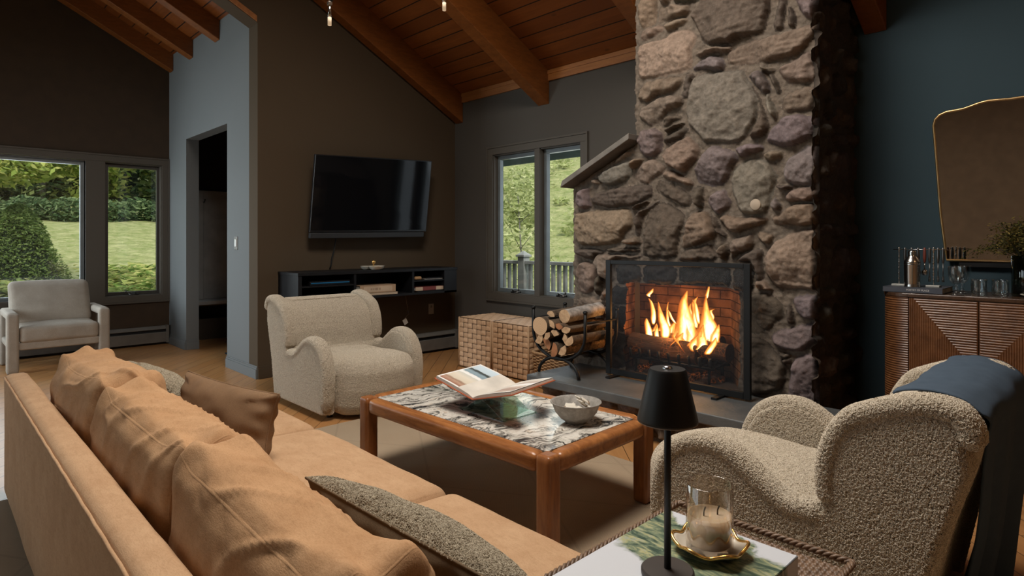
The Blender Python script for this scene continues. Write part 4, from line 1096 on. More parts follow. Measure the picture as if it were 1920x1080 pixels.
# blue throw over the second chair (world frame)
k = N('blue wool'); v = k.co(); a = k.noise(v, 700, 2); b = k.noise(v, 25, 4)
m_throw = k.pbr(k.mix(k.math('ADD', k.math('MULTIPLY', a, .6), k.math('MULTIPLY', b, .4)), (.034, .050, .075), (.098, .135, .180)), .95, 0, k.bump(a, .4, .003), .15)
path = smoothpath([(.50,.803),(.47,.816),(.44,.823),(.40,.826),(.36,.822),(.315,.806),(.276,.766),(.266,.70),(.272,.52),(.288,.32),(.305,.12),(.312,.03)], 7)
nv = len(path); nu = 60; A = np.zeros((nu, nv, 3))
for i in range(nu):
    u = i / (nu - 1)
    for j in range(nv):
        w = .04 * math.sin(u * 5) ** 2 + (1 - .04 * math.sin(u * 5) ** 2) * j / (nv - 1); q_ = w * (nv - 1); j0 = min(int(q_), nv - 2); p = path[j0] * (1 - q_ + j0) + path[j0 + 1] * (q_ - j0); hang = max(0, (w - .52) / .48)
        xl = 2.05 + .40 * hang ** 1.0 - (.07 * max(0, hang - .85) / .15); xr = 2.79 - .03 * hang
        x = xl + (xr - xl) * u
        fold = hang * (.020 * math.sin(u * 15 + 1.5 * w) + .014 * math.sin(u * 27 + 2 + w * 3))
        A[i, j] = (x, p[0] - fold + .008 * mnoise.noise((u * 5, w * 8, 0)) + .10 * hang * (1 - u), p[1] + .004 * mnoise.noise((u * 7, w * 7, 3)) + (.05 * math.sin(u * 9) * max(0, hang - .8)))
tb = G().grid(A, nu, nv).build('throw_blanket', m_throw, smooth=True)
sm = tb.modifiers.new('thick', 'SOLIDIFY'); sm.thickness = .006; sm.offset = 0
tag(tb, 'navy blue wool throw draped over the back of the nearer boucle armchair', 'blanket')

# ------------------------------------------------------------------ sofa
def linen(name, c1, c2, c3):
    k = N(name); v = k.co(); a = k.noise(v, 9, 5, .65); b = k.noise(k.co((1, 1, .25)), 420, 2, .6); c_ = k.noise(k.co((1, .25, 1)), 420, 2, .6); s = k.noise(k.co((1, .3, 1)), 70, 4, .7)
    w = k.math('ADD', k.math('MULTIPLY', b, .5), k.math('MULTIPLY', c_, .5))
    c = k.mix(k.ramp(a, [(.3, (0, 0, 0)), (.7, (1, 1, 1))]), c1, c2)
    c = k.mix(k.math('MULTIPLY', k.ramp(s, [(.5, (0, 0, 0)), (.72, (1, 1, 1))]), .35), c, c3)
    c = k.mix(k.math('MULTIPLY', k.ramp(w, [(.38, (1, 1, 1)), (.55, (0, 0, 0))]), .35), c, c3)
    return k.pbr(c, .92, 0, k.bump(w, .35, .003), .15)
m_sofa = linen('tan linen', (.45, .275, .155), (.53, .345, .205), (.30, .17, .085))
m_cush = linen('tan cushion linen', (.43, .245, .125), (.52, .315, .170), (.28, .145, .065))
SY0, SY1 = .80, 3.86
sofa = thing('sofa', 'long tan linen sofa with three loose back cushions, seen over its back', 'sofa', (.78, 2.3, 0))
g = soft_box(.292, SY0, .02, .392, SY1, .602, .032, 40, (0, 0, .006), .0022, 4, 3)
g.build('back_frame', m_sofa, sofa, smooth=True)
pl = [(.2925, y, .588 + .0015 * math.sin(y * 40)) for y in np.linspace(SY0 + .03, SY1 - .03, 60)]
G().tube(pl, .0045, 8).build('piping', m_sofa, sofa, smooth=True)
soft_box(.36, SY0 + .02, .04, 1.20, 3.42, .285, .03, 24).build('seat_base', m_sofa, sofa, smooth=True)
def sagfn(amp):
    def f(P, L, h):
        P[:, 2] += np.where(L[:, 2] > 0, -amp * np.clip(L[:, 0] / h[0], 0, 1) ** 3 * .5, 0); return P
    return f
for i, (y0, y1) in enumerate(((SY0 + .015, 1.566), (1.572, 2.497), (2.503, 3.43))):
    soft_box(.395, y0, .275, 1.262, y1, .452, .055, 36, (.012, .004, .022), .004, 5, 10 + i, sagfn(.02)).build('seat_cushion', m_sofa, sofa, smooth=True)
def cushfn(seed, lean=.10):
    def f(P, L, h):
        zt = np.clip((L[:, 2] / h[2] + 1) / 2, 0, 1); yt = L[:, 1] / h[1]
        # thinner and leaning back at the top, ears at the corners, sagging ridge
        P[:, 0] = P[:, 0] - L[:, 0] * .28 * zt ** 1.5 - (lean - .05) * zt
        P[:, 2] += np.where(zt > .5, (-.055 * (1 - np.abs(yt) ** 3) * 0 + .036 * np.abs(yt) ** 5 - .012 * np.sin((yt + 1) * 1.57) ** 2 + .010 * np.sin((yt - .2) * 2.3 + seed)) * zt, 0)
        P[:, 1] += .03 * np.sin(L[:, 2] * 9 + seed) * np.abs(yt) ** 4 * zt
        # gathers running away from the corners
        cr = np.exp(-((np.abs(yt) - 1) ** 2) / .10) * zt
        wv = np.sin(L[:, 0] * 42 + L[:, 2] * 30 + np.sign(yt) * L[:, 1] * 16 + seed) * .013 * cr
        P[:, 2] += wv; P[:, 0] += wv * .6
        big = fbm(np.stack([P[:, 0] * 6, P[:, 1] * 3.0, P[:, 2] * 7], 1), 3, int(seed * 7) + 2)
        nrm = L / h; nrm = nrm / (np.linalg.norm(nrm, axis=1, keepdims=True) + 1e-9)
        rid = 1 - np.abs(vnoise(np.stack([P[:, 0] * 9 + P[:, 1] * 5, P[:, 1] * 2.5, P[:, 2] * 8], 1), int(seed * 5) + 4))
        P = P + nrm * (.010 * big + .010 * np.clip(rid - .78, 0, 1) / .22 * zt)[:, None]
        return P
    return f
for i, (y0, y1, zt, sd, xf_) in enumerate(((SY0 - .01, 1.575, .733, 1.0, .640), (1.585, 2.49, .742, 2.2, .665), (2.50, 3.36, .752, 3.7, .68))):
    soft_box(.400, y0, .43, xf_, y1, zt, .060, 64, (.02, .01, .012), .003, 16, 20 + i, cushfn(sd, .05)).build('back_cushion', m_cush, sofa, smooth=True)

# ------------------------------------------------------------------ throw pillows
def pillow(name, label, c, uh, vh, th, mf, mb, seed=0, curl=False, seam=None):
    """front side faces uh x vh"""
    c, uh, vh = Vector(c), Vector(uh), Vector(vh); nr = uh.cross(vh).normalized()
    t = thing(name, label, 'pillow', tuple(c - vh), 'throw pillows on the sofa')
    n = 44
    for side, mt, nm in ((1, mf, 'front'), (-1, mb, 'back')):
        A = np.zeros((n, n, 3))
        for i in range(n):
            for j in range(n):
                u = -1 + 2 * i / (n - 1); v = -1 + 2 * j / (n - 1)
                u = math.copysign(1 - (1 - abs(u)) ** 1.3, u); v = math.copysign(1 - (1 - abs(v)) ** 1.3, v)
                q = max(0, (1 - u * u) * (1 - v * v)); tt = th * q ** .42
                edge = math.exp(-6 * q)
                pl_ = .011 * edge * math.sin((u * 17 if abs(v) > abs(u) else v * 14) + seed) * (q > 0)
                wv = .010 * mnoise.noise((u * 2.2 + seed, v * 2.2, side)) * q ** .3 + pl_ * q ** .2
                p = c + uh * (u * (1 - .075 * (1 - v * v))) + vh * (v * (1 - .075 * (1 - u * u))) + nr * side * (tt + wv)
                A[i, j] = p
        o = G().grid(A, n, n).build(nm, mt, t, smooth=True)
        if curl and side == 1: curls(o, 150000, curl, rad=.0006, R=.0024, hgt=.0026, seed=seed)
    ed = []
    for u, v in [(-1 + s / 10, -1) for s in range(20)] + [(1, -1 + s / 10) for s in range(20)] + [(1 - s / 10, 1) for s in range(20)] + [(-1, 1 - s / 10) for s in range(20)]:
        ed.append(c + uh * (u * (1 - .075 * (1 - v * v))) + vh * (v * (1 - .075 * (1 - u * u))))
    G().tube(ed, .0035, 6, closed=True).build('seam', mb, t, smooth=True)
    return t
m_taupe = fabric('taupe velvet', (.20, .118, .064), (.26, .158, .088), 500, 8, .15)
m_taupe_dk = fabric('taupe linen', (.14, .095, .055), (.18, .125, .075), 500, 8, .15)
k = N('oat boucle'); v = k.co(); a = k.noise(v, 160, 3, .7); st = k.n('TexWave', {'Vector': k.co(rot=(.3, .2, .5)), 'Scale': 2.2, 'Distortion': 2.0, 'Detail': 2.0}).outputs[0]
m_oat = k.pbr(k.mix(k.ramp(a, [(.3, (0, 0, 0)), (.65, (1, 1, 1))]), (.22, .18, .125), (.40, .34, .25)), .95, 0, k.bump(a, .8, .006), .1)
k = N('oat yarn'); r = k.n('HairInfo').outputs['Random']
m_oaty = k.done(k.n('BsdfDiffuse', {'Color': k.ramp(r, [(0, (.26, .215, .155)), (.6, (.40, .345, .255)), (1, (.52, .46, .36))])}))
pillow('throw_pillow', 'plain brown taupe throw pillow standing upright on the middle of the sofa', (.83, 2.44, .572), (-.055, .325, .0), (.035, .02, .130), .085, m_taupe, m_taupe, 1)
pillow('throw_pillow', 'oatmeal boucle throw pillow behind the brown one at the far end of the sofa', (.80, 3.05, .575), (.02, .32, 0), (-.12, .0, .095), .07, m_oat, m_taupe_dk, 5, m_oaty)
pillow('throw_pillow', 'greyish boucle throw pillow with brown back on the sofa end by the side table', (.80, 1.085, .565), (-.01, .335, 0), (-.112, .0, .105), .075, m_oat, m_taupe_dk, 9, m_oaty)

# ------------------------------------------------------------------ upholstered lounge chair by the window
m_lin = fabric('pale grey linen', (.33, .285, .235), (.41, .36, .30), 400, 6, .15)
lx0, lx1, ly0, ly1 = .575, 1.395, 7.33, 8.02
t = thing('lounge_chair', 'pale linen lounge chair with square upholstered frame by the wide window', 'armchair', ((lx0 + lx1) / 2, 7.7, 0))
for x in (lx0, lx1 - .095):
    g = soft_box(x, ly0, 0.0, x + .095, ly0 + .085, .565, .02, 12); g.build('leg', m_lin, t, smooth=True)
    soft_box(x, ly1 - .085, 0, x + .095, ly1, .56, .02, 12).build('leg', m_lin, t, smooth=True)
    soft_box(x, ly0 + .01, .50, x + .095, ly1, .575, .03, 14).build('armrest', m_lin, t, smooth=True)
    soft_box(x + .01, ly0 + .05, .23, x + .085, ly1, .29, .02, 10).build('side_rail', m_lin, t, smooth=True)
soft_box(lx0 + .09, ly0 + .01, .215, lx1 - .09, ly0 + .07, .29, .015, 12).build('front_rail', m_lin, t, smooth=True)
soft_box(lx0 + .05, ly0 + .02, .23, lx1 - .05, ly1, .275, .015, 12).build('seat_deck', m_lin, t, smooth=True)
soft_box(lx0 + .096, ly0 + .0, .28, lx1 - .096, ly1 - .15, .435, .035, 24, (0, .01, .02), .003, 8).build('seat_cushion', m_lin, t, smooth=True)
def lean(P, L, h):
    P[:, 1] += .22 * (L[:, 2] / h[2] + 1) * .5; return P
bc = soft_box(lx0 + .06, 7.68, .42, lx1 - .09, 7.83, .835, .05, 30, (0, .03, .01), .004, 7, 3, lean)
bc.build('back_cushion', m_lin, t, smooth=True)
soft_box(lx0 + .09, 7.80, .27, lx1 - .09, 7.90, .66, .02, 16, fn=lean).build('back_frame', m_lin, t, smooth=True)
# ------------------------------------------------------------------ rug
k = N('flatweave rug'); v = k.co(); sx = k.n('SeparateXYZ', {0: v})
def tri(e, per): return k.math('ABSOLUTE', k.math('SUBTRACT', k.math('FRACT', k.math('DIVIDE', e, per)), .5))
d1 = tri(k.math('ADD', sx.outputs[0], k.math('MULTIPLY', sx.outputs[1], .62)), .62); d2 = tri(k.math('SUBTRACT', sx.outputs[0], k.math('MULTIPLY', sx.outputs[1], .62)), .62)
ln = k.math('LESS_THAN', k.math('MINIMUM', d1, d2), .012)
w1 = k.math('SINE', k.math('MULTIPLY', sx.outputs[0], 900.0)); w2 = k.math('SINE', k.math('MULTIPLY', sx.outputs[1], 900.0)); wv = k.math('MULTIPLY', w1, w2)
nz = k.noise(v, 4, 4)
c = k.mix(nz, (.36, .265, .175), (.43, .33, .225)); c = k.mix(k.math('MULTIPLY', k.math('GREATER_THAN', wv, .1), .35), c, (.16, .13, .10)); c = k.mix(k.math('MULTIPLY', ln, .22), c, (.18, .14, .10))
m_rug = k.pbr(c, .95, 0, k.bump(wv, .3, .003), .1)
tag(G().box(-1.6, -.4, .0005, 2.87, 3.79, .009).build('rug', m_rug, bevel=.003), 'large flat-woven beige rug with a diamond line pattern under the sofa and table', 'rug')

# ------------------------------------------------------------------ coffee table
m_teak = wood('teak', (.21, .072, .021), (.43, .175, .055), (9, 1.2, 9), 4, .33, .03)
m_teak_leg = wood('teak leg', (.185, .062, .019), (.35, .135, .043), (9, 9, 1.2), 4, .33, .03)
TC = Vector((2.11, 2.275, 0)); TR_ = Matrix.Translation(TC) @ Matrix.Rotation(math.radians(1.6), 4, 'Z')
hx, hy, H_ = .385, .68, .408
t = thing('coffee_table', 'low teak coffee table with a swirled black and white marble top', 'table', tuple(TC))
lw = .038
for sx_ in (1, -1):
    for sy_ in (1, -1):
        soft_box(sx_ * (hx - lw) - lw, sy_ * (hy - lw) - lw, .009, sx_ * (hx - lw) + lw, sy_ * (hy - lw) + lw, H_, .016, 16).xform(TR_).build('leg', m_teak_leg, t, smooth=True)
for sx_ in (1, -1): soft_box(sx_ * (hx - lw) - lw * .96, -hy + lw * 2 + .001, H_ - .082, sx_ * (hx - lw) + lw * .96, hy - lw * 2 - .001, H_ - .001, .026, 20).xform(TR_).build('long_rail', m_teak, t, smooth=True)
for sy_ in (1, -1): soft_box(-hx + lw * 2 + .001, sy_ * (hy - lw) - lw * .96, H_ - .082, hx - lw * 2 - .001, sy_ * (hy - lw) + lw * .96, H_ - .001, .026, 20).xform(TR_).build('short_rail', m_teak, t, smooth=True)
G().box(-hx + lw * 2, -.03, H_ - .10, hx - lw * 2, .03, H_ - .045).xform(TR_).build('cross_brace', m_teak_leg, t, bevel=.004)
k = N('swirled marble'); v = k.co()
sp = k.n('SeparateXYZ', {0: k.co(rot=(0, 0, .10))})
n1 = k.noise(k.co((1, 1, 1)), 2.6, 3, .5, .6); n2 = k.noise(k.co((1, 1, 1)), 7.5, 4, .55, .5)
sv = k.math('ADD', k.math('MULTIPLY', sp.outputs[1], 3.4), k.math('ADD', k.math('MULTIPLY', n1, 2.6), k.math('MULTIPLY', n2, .75)))
st = k.n('TexNoise', {'Vector': k.n('CombineXYZ', {0: k.math('MULTIPLY', sp.outputs[0], 1.1), 1: sv}).outputs[0], 'Scale': 3.6, 'Detail': 7.0, 'Roughness': .68}).outputs[0]
c = k.ramp(st, [(.33, (.012, .013, .015)), (.41, (.035, .036, .038)), (.455, (.23, .215, .19)), (.49, (.55, .52, .46)), (.56, (.74, .71, .65)), (.62, (.50, .42, .33)), (.66, (.70, .67, .61))])
vn = k.math('ABSOLUTE', k.math('SUBTRACT', k.math('FRACT', k.math('MULTIPLY', sv, 2.7)), .5))
c = k.mix(k.math('MULTIPLY', k.ramp(vn, [(.03, (1, 1, 1)), (.075, (0, 0, 0))]), .8), c, (.02, .02, .022))
c = k.mix(k.ramp(n1, [(.60, (0, 0, 0)), (.70, (.35, .35, .35))]), c, (.06, .085, .07))
m_marble = k.pbr(c, .14, 0, None, .5)
G().box(-hx + lw * 2 - .004, -hy + lw * 2 - .004, H_ - .03, hx - lw * 2 + .004, hy - lw * 2 + .004, H_ - .006).xform(TR_).build('marble_top', m_marble, t, bevel=.002)
TZ = H_ - .006

# acrylic book stand
m_acr = thin_glass('clear acrylic', (.80, .90, .86), .5, .05)
t = thing('book_stand', 'clear acrylic cradle holding the open book on the marble table', 'book stand', (2.07, 2.24, TZ))
S0, S1 = Vector((1.955, 2.225, .490)), Vector((2.185, 2.285, .490))
dl, dr = Vector((0, .235, .052)), Vector((0, -.225, .060))
for nm, d in (('cradle_sheet', dl), ('cradle_sheet', dr)):
    nn = d.cross(S1 - S0).normalized() * .0025
    G().hexa([S0 - nn, S1 - nn, S1 + d * .8 - nn, S0 + d * .8 - nn], [S0 + nn, S1 + nn, S1 + d * .8 + nn, S0 + d * .8 + nn]).build(nm, m_acr, t)
b0, b1 = Vector((1.955, 2.06, TZ + .003)), Vector((2.185, 2.12, TZ + .003))
for q0, q1 in (((S0, S1), (b0, b1)), ((S0, S1), (b0 + Vector((0, .30, 0)), b1 + Vector((0, .30, 0))))):
    G().hexa([q1[0], q1[1], q1[1] + Vector((0, .005, 0)), q1[0] + Vector((0, .005, 0))], [q0[0], q0[1], q0[1] + Vector((0, .005, 0)), q0[0] + Vector((0, .005, 0))]).build('support_sheet', m_acr, t)
G().box(1.955, 2.07, TZ, 2.185, 2.40, TZ + .004).build('base_sheet', m_acr, t)

# open book: pages carry their printed pictures through a (u, v) attribute
def page_mat(name, kind):
    k = N(name); at = k.n('Attribute', attribute_name='puv'); s = k.n('SeparateColor', {0: at.outputs[0]}); u, v = s.outputs[0], s.outputs[1]
    vec = k.n('CombineXYZ', {0: u, 1: v}).outputs[0]
    nz = k.noise(vec, 5, 4, .6); n2 = k.noise(k.n('Mapping', {'Vector': vec, 'Scale': (3, 14, 1)}).outputs[0], 2.5, 5, .65)
    if kind == 'left':
        vn = k.math('ADD', v, k.math('MULTIPLY', k.math('SUBTRACT', n2, .5), .10))
        c = k.ramp(vn, [(.04, (.28, .13, .085)), (.12, (.44, .28, .20)), (.17, (.30, .19, .13)), (.21, (.60, .53, .42)), (.36, (.66, .60, .50)), (.46, (.56, .55, .49)), (.485, (.78, .78, .76)), (.545, (.78, .78, .76)), (.56, (.22, .30, .34)), (.66, (.26, .35, .40)), (.70, (.05, .06, .06)), (.745, (.06, .07, .06)), (.77, (.50, .60, .66)), (.95, (.55, .66, .74))])
    else:
        vn = k.math('ADD', v, k.math('MULTIPLY', k.math('SUBTRACT', n2, .5), .18))
        c = k.ramp(vn, [(.05, (.50, .42, .36)), (.25, (.36, .25, .21)), (.42, (.58, .50, .43)), (.50, (.75, .74, .72)), (.60, (.75, .74, .72)), (.66, (.42, .33, .28)), (.85, (.60, .56, .50))])
    m1 = k.math('MINIMUM', k.math('MINIMUM', u, k.math('SUBTRACT', 1.0, u)), k.math('MINIMUM', v, k.math('SUBTRACT', 1.0, v)))
    c = k.mix(k.math('LESS_THAN', m1, .035), c, (.78, .77, .74))
    return k.pbr(c, .7, 0, None, .15)
def page(name, s0, s1, d, mat, parent, swell=.016):
    nu, nv = 24, 16; A = np.zeros((nu, nv, 3)); hv = []
    nn = d.cross(s1 - s0).normalized(); nn = nn if nn.z > 0 else -nn
    for i in range(nu):
        for j in range(nv):
            u, v = i / (nu - 1), j / (nv - 1)
            A[i, j] = s0.lerp(s1, v) + d * u + nn * (.006 + swell * math.sin(min(1, u * 1.6) * PI * .5) * (1 - u * .35) * (u > 0))
            hv.append((u, v, 0, 1))
    o = G().grid(A, nu, nv).build(name, mat, parent, smooth=True)
    a_ = o.data.color_attributes.new('puv', 'FLOAT_COLOR', 'POINT'); a_.data.foreach_set('color', np.array(hv).ravel())
    return o
m_cover = plain('orange book cloth', (.52, .13, .05), .6); m_paper = plain('page edges', (.62, .58, .52), .8)
t = thing('open_book', 'open picture book with beach photographs and an orange cover on the acrylic stand', 'book', (2.07, 2.25, .48))
q0, q1 = Vector((1.895, 2.215, .492)), Vector((2.245, 2.275, .492))
dl2, dr2 = Vector((-.015, .27, .058)), Vector((.0, -.265, .068))
for nm, d in (('front_cover', dl2), ('back_cover', dr2)):
    nn = d.cross(q1 - q0).normalized() * .002; nn = nn if nn.z > 0 else -nn
    e0, e1 = q0 - (q1 - q0) * .012, q1 + (q1 - q0) * .012
    G().hexa([e0 - nn, e1 - nn, e1 + d * 1.03 - nn, e0 + d * 1.03 - nn], [e0 + nn, e1 + nn, e1 + d * 1.03 + nn, e0 + d * 1.03 + nn]).build(nm, m_cover, t)
    h = .014
    up = nn.normalized()
    blk = G()
    pr_ = [(0, .003), (0, .008), (.15, .003 + h * .9), (.4, .004 + h), (.75, h * .9 + .003), (1.0, h * .7 + .003), (1.0, .003)]
    V = [q0 + d * a + up * b for a, b in pr_] + [q1 + d * a + up * b for a, b in pr_]; m_ = len(pr_)
    blk.add(V, [tuple(range(m_)), tuple(range(m_, 2 * m_))] + [(i, (i + 1) % m_, m_ + (i + 1) % m_, m_ + i) for i in range(m_)])
    blk.build('page_block', m_paper, t)
lp = page('printed_page', q0, q1, dl2, page_mat('seascape pages', 'left'), t); page('printed_page', q0, q1, dr2, page_mat('shore pages', 'right'), t)

# stone bowl with matchbooks
k = N('grey stoneware'); a = k.noise(k.co(), 40, 5, .7); m_bowl = k.pbr(k.ramp(a, [(.35, (.20, .185, .165)), (.65, (.34, .32, .29))]), .6, 0, k.bump(a, .2, .004), .4)
BC = (2.205, 1.835, TZ)
t = thing('bowl', 'grey stoneware bowl holding white matchbooks on the coffee table', 'bowl', BC)
G().lathe(BC, [(0, .0), (.050, .0), (.052, .006), (.075, .022), (.098, .050), (.114, .092), (.1205, .094), (.1195, .098), (.110, .094), (.092, .052), (.068, .026), (.03, .016), (0, .015)], 48, False).build('vessel', m_bowl, t, smooth=True)
m_mb = plain('matchbook card', (.66, .62, .54), .7, 0, .3, .06); m_mb2 = plain('matchbook striker', (.22, .13, .06), .8)
for i in range(11):
    a = i * 2.4; r = .012 + .052 * math.sqrt(i / 11); c = Vector((BC[0] + r * math.cos(a), BC[1] + r * math.sin(a), TZ + .055 + .018 * (i % 3) + .006 * rnd.random()))
    R_ = Matrix.Rotation(rnd.uniform(0, 6.28), 4, 'Z') @ Matrix.Rotation(rnd.uniform(.15, .95), 4, 'X')
    mb = thing('matchbook', 'small white matchbook lying among others in the stoneware bowl', 'matchbook', tuple(c), 'matchbooks in the bowl')
    G().box(-.024, -.019, -.0025, .024, .019, .0025).xform(Matrix.Translation(c) @ R_).build('cover', m_mb, mb, bevel=.001)
    G().box(-.024, -.0195, -.003, .024, -.013, .003).xform(Matrix.Translation(c) @ R_).build('striker', m_mb2, mb)

# ------------------------------------------------------------------ woven ottomans and basket
def weave_sheet(P0, U, V, cell, amp, res, nrm=None, cell2=None):
    P0, U, V = map(Vector, (P0, U, V)); nu = max(2, int(round(U.length / cell)) * res + 1); c2 = cell2 or cell; nv = max(2, int(round(V.length / c2)) * res + 1)
    attr = []
    N_ = nrm if nrm is not None else U.cross(V).normalized(); A = np.zeros((nu, nv, 3)); cu = U.length / round(U.length / cell); cv_ = V.length / round(V.length / c2)
    for i in range(nu):
        for j in range(nv):
            u, v = i / (nu - 1), j / (nv - 1); a, b = u * U.length / cu, v * V.length / cv_
            ia, ib = math.floor(a - 1e-6), math.floor(b - 1e-6); fa, fb = a - ia, b - ib
            sa, sb = math.sin(PI * min(1, max(0, fa))), math.sin(PI * min(1, max(0, fb)))
            h = (sb ** .22) * (.50 + .50 * sa ** .8) if (ia + ib) % 2 else (sa ** .22) * (.50 + .50 * sb ** .8)
            edge = min(u, 1 - u, v, 1 - v); h *= min(1, edge / .02 + .25)
            A[i, j] = P0 + U * u + V * v + N_ * (amp * h); attr.append((h, float((ia + ib) % 2), sb if (ia + ib) % 2 else sa, 1))
    g = G().grid(A, nu, nv); g.attr = attr; return g
k = N('woven rope'); v = k.co(); a = k.noise(v, 60, 5, .7); st = k.noise(k.co((40, 40, 300)), 1.0, 2); b = k.noise(v, 5, 3)
wa = k.n('SeparateColor', {0: k.n('Attribute', attribute_name='weave').outputs[0]})
c = k.mix(k.ramp(a, [(.3, (0, 0, 0)), (.7, (1, 1, 1))]), (.50, .30, .165), (.72, .48, .29))
c = k.mix(k.math('MULTIPLY', wa.outputs[1], .30), c, (.30, .17, .085))
c = k.mix(k.ramp(wa.outputs[0], [(.25, (1, 1, 1)), (.62, (0, 0, 0))]), c, (.10, .05, .022))
m_weave = k.pbr(c, .55, 0, k.bump(st, .5, .004), .5)
m_bind = plain('rope binding', (.42, .26, .14), .6)
def ottoman(label, y0):
    x0, w, h = 3.850, .480, .500
    t = thing('woven_ottoman', label, 'ottoman', (x0 + w / 2, y0 + w / 2, 0), 'woven cube ottomans')
    y1, x1, e = y0 + w, x0 + w, .008
    g = G(); at_ = []
    for P0, U, V in (((x0 + e, y1 - e, .01), (0, -w + 2 * e, 0), (0, 0, h - .018)), ((x0 + e, y0 + e, .01), (w - 2 * e, 0, 0), (0, 0, h - .018)), ((x1 - e, y0 + e, .01), (0, w - 2 * e, 0), (0, 0, h - .018)), ((x1 - e, y1 - e, .01), (-w + 2 * e, 0, 0), (0, 0, h - .018)),
                     ((x0 + e, y0 + e, h - .008), (w - 2 * e, 0, 0), (0, w - 2 * e, 0))):
        s = weave_sheet(P0, U, V, .066, .008, 10, None, .050); g.add(s.v, s.f); at_ += s.attr
    o = g.build('woven_cover', m_weave, t, smooth=True)
    ca = o.data.color_attributes.new('weave', 'FLOAT_COLOR', 'POINT'); ca.data.foreach_set('color', np.array(at_).ravel())
    for p in ((x0 + .006, y0 + .006), (x1 - .006, y0 + .006), (x0 + .006, y1 - .006), (x1 - .006, y1 - .006)): G().tube([(p[0], p[1], .008), (p[0], p[1], h - .004)], .009, 8).build('corner_binding', m_bind, t, smooth=True)
    soft_box(x0 + .022, y0 + .022, .002, x1 - .022, y1 - .022, h - .02, .012, 10).build('body', plain('ottoman core', (.15, .085, .04), .9), t, smooth=True)
ottoman('woven rope cube ottoman nearer the log rack under the window', 3.745)
ottoman('woven rope cube ottoman farther from the log rack, beside the heater', 4.240)
m_wick = N('wicker'); _a = m_wick.noise(m_wick.co(), 70, 4, .6); m_wick = m_wick.pbr(m_wick.ramp(_a, [(.3, (.26, .145, .065)), (.7, (.50, .31, .16))]), .6, 0, None, .4)
t = thing('wicker_basket', 'light wicker basket standing behind the log rack beside the woven ottoman', 'basket', (3.92, 3.44, 0))
g = G(); bcx, bcy = 3.93, 3.43
for lv in range(22):
    z = .012 + lv * .0125; sp = 1 + .16 * z / .28; pts = []
    for q in range(72):
        a = 2 * PI * q / 72; rx, ry = .15 * sp, .20 * sp; f = (abs(math.cos(a)) ** 4 + abs(math.sin(a)) ** 4) ** -.25
        wob = .006 * (1 if (q // 2 + lv) % 2 else -1)
        pts.append((bcx + (rx + wob) * f * math.cos(a), bcy + (ry + wob) * f * math.sin(a), z))
    g.tube(pts, .0062, 5, closed=True)
g.build('woven_wall', m_wick, t, smooth=True)
rim = []
for q in range(64):
    a = 2 * PI * q / 64; f = (abs(math.cos(a)) ** 4 + abs(math.sin(a)) ** 4) ** -.25; rim.append((bcx + .176 * f * math.cos(a), bcy + .232 * f * math.sin(a), .295))
G().tube(rim, .013, 8, closed=True).build('rim', m_wick, t, smooth=True)
G().lathe((bcx, bcy, .004), [(0, 0), (.14, 0), (.14, .02), (0, .02)], 24, False).build('bottom', m_wick, t)

# ------------------------------------------------------------------ television and media shelf
TL, TRt, BR, BL = Vector((2.655, 5.335, 2.050)), Vector((3.955, 5.290, 2.088)), Vector((3.925, 5.385, 1.290)), Vector((2.610, 5.400, 1.275))
TRt = on_y(810, 302, 5.30); TL = on_y(592, 289, 5.33); BL = on_y(580, 447, 5.41); BR = on_y(798, 444, 5.375)
t = thing('television', 'large flat black television tilted down on the brown wall', 'television', tuple((BL + BR) / 2))
nrm = (TRt - TL).cross(BL - TL).normalized(); nrm = nrm if nrm.y > 0 else -nrm
m_screen = N('tv screen').pbr((.003, .003, .004), .08, 0, None, .35); m_bez = plain('tv bezel', (.006, .006, .007), .35)
def lerp2(u, v): return TL.lerp(TRt, u).lerp(BL.lerp(BR, u), v)
c4 = [lerp2(0, 0), lerp2(1, 0), lerp2(1, .93), lerp2(0, .93)]
G().hexa(c4, [p + nrm * .035 for p in c4]).build('housing', m_bez, t, bevel=.003)
c4 = [lerp2(.008, .012) - nrm * .002, lerp2(.992, .012) - nrm * .002, lerp2(.992, .905) - nrm * .002, lerp2(.008, .905) - nrm * .002]
G().hexa([p for p in c4], [p + nrm * .004 for p in c4]).build('screen', m_screen, t)
c4 = [lerp2(0, .935) - nrm * .012, lerp2(.975, .935) - nrm * .012, lerp2(.975, 1.0) - nrm * .012, lerp2(0, 1.0) - nrm * .012]
G().hexa(c4, [p + nrm * .04 for p in c4]).build('lower_bar', plain('soundbar grey', (.014, .015, .017), .6), t, bevel=.004)
cc = lerp2(.5, .5); G().box(cc.x - .2, cc.y + .03, cc.z - .2, cc.x + .2, YT - .003, cc.z + .2).build('wall_bracket', m_iron, t)
pts = [on_y(*p, 5.50) for p in ((630, 440), (629, 452), (626, 470), (622, 484), (621, 496), (618, 505))]
tag(G().tube(pts, .0065, 6).build('power_cord', m_iron, smooth=True), 'thin black cord hanging from the television down to the media shelf', 'cord')

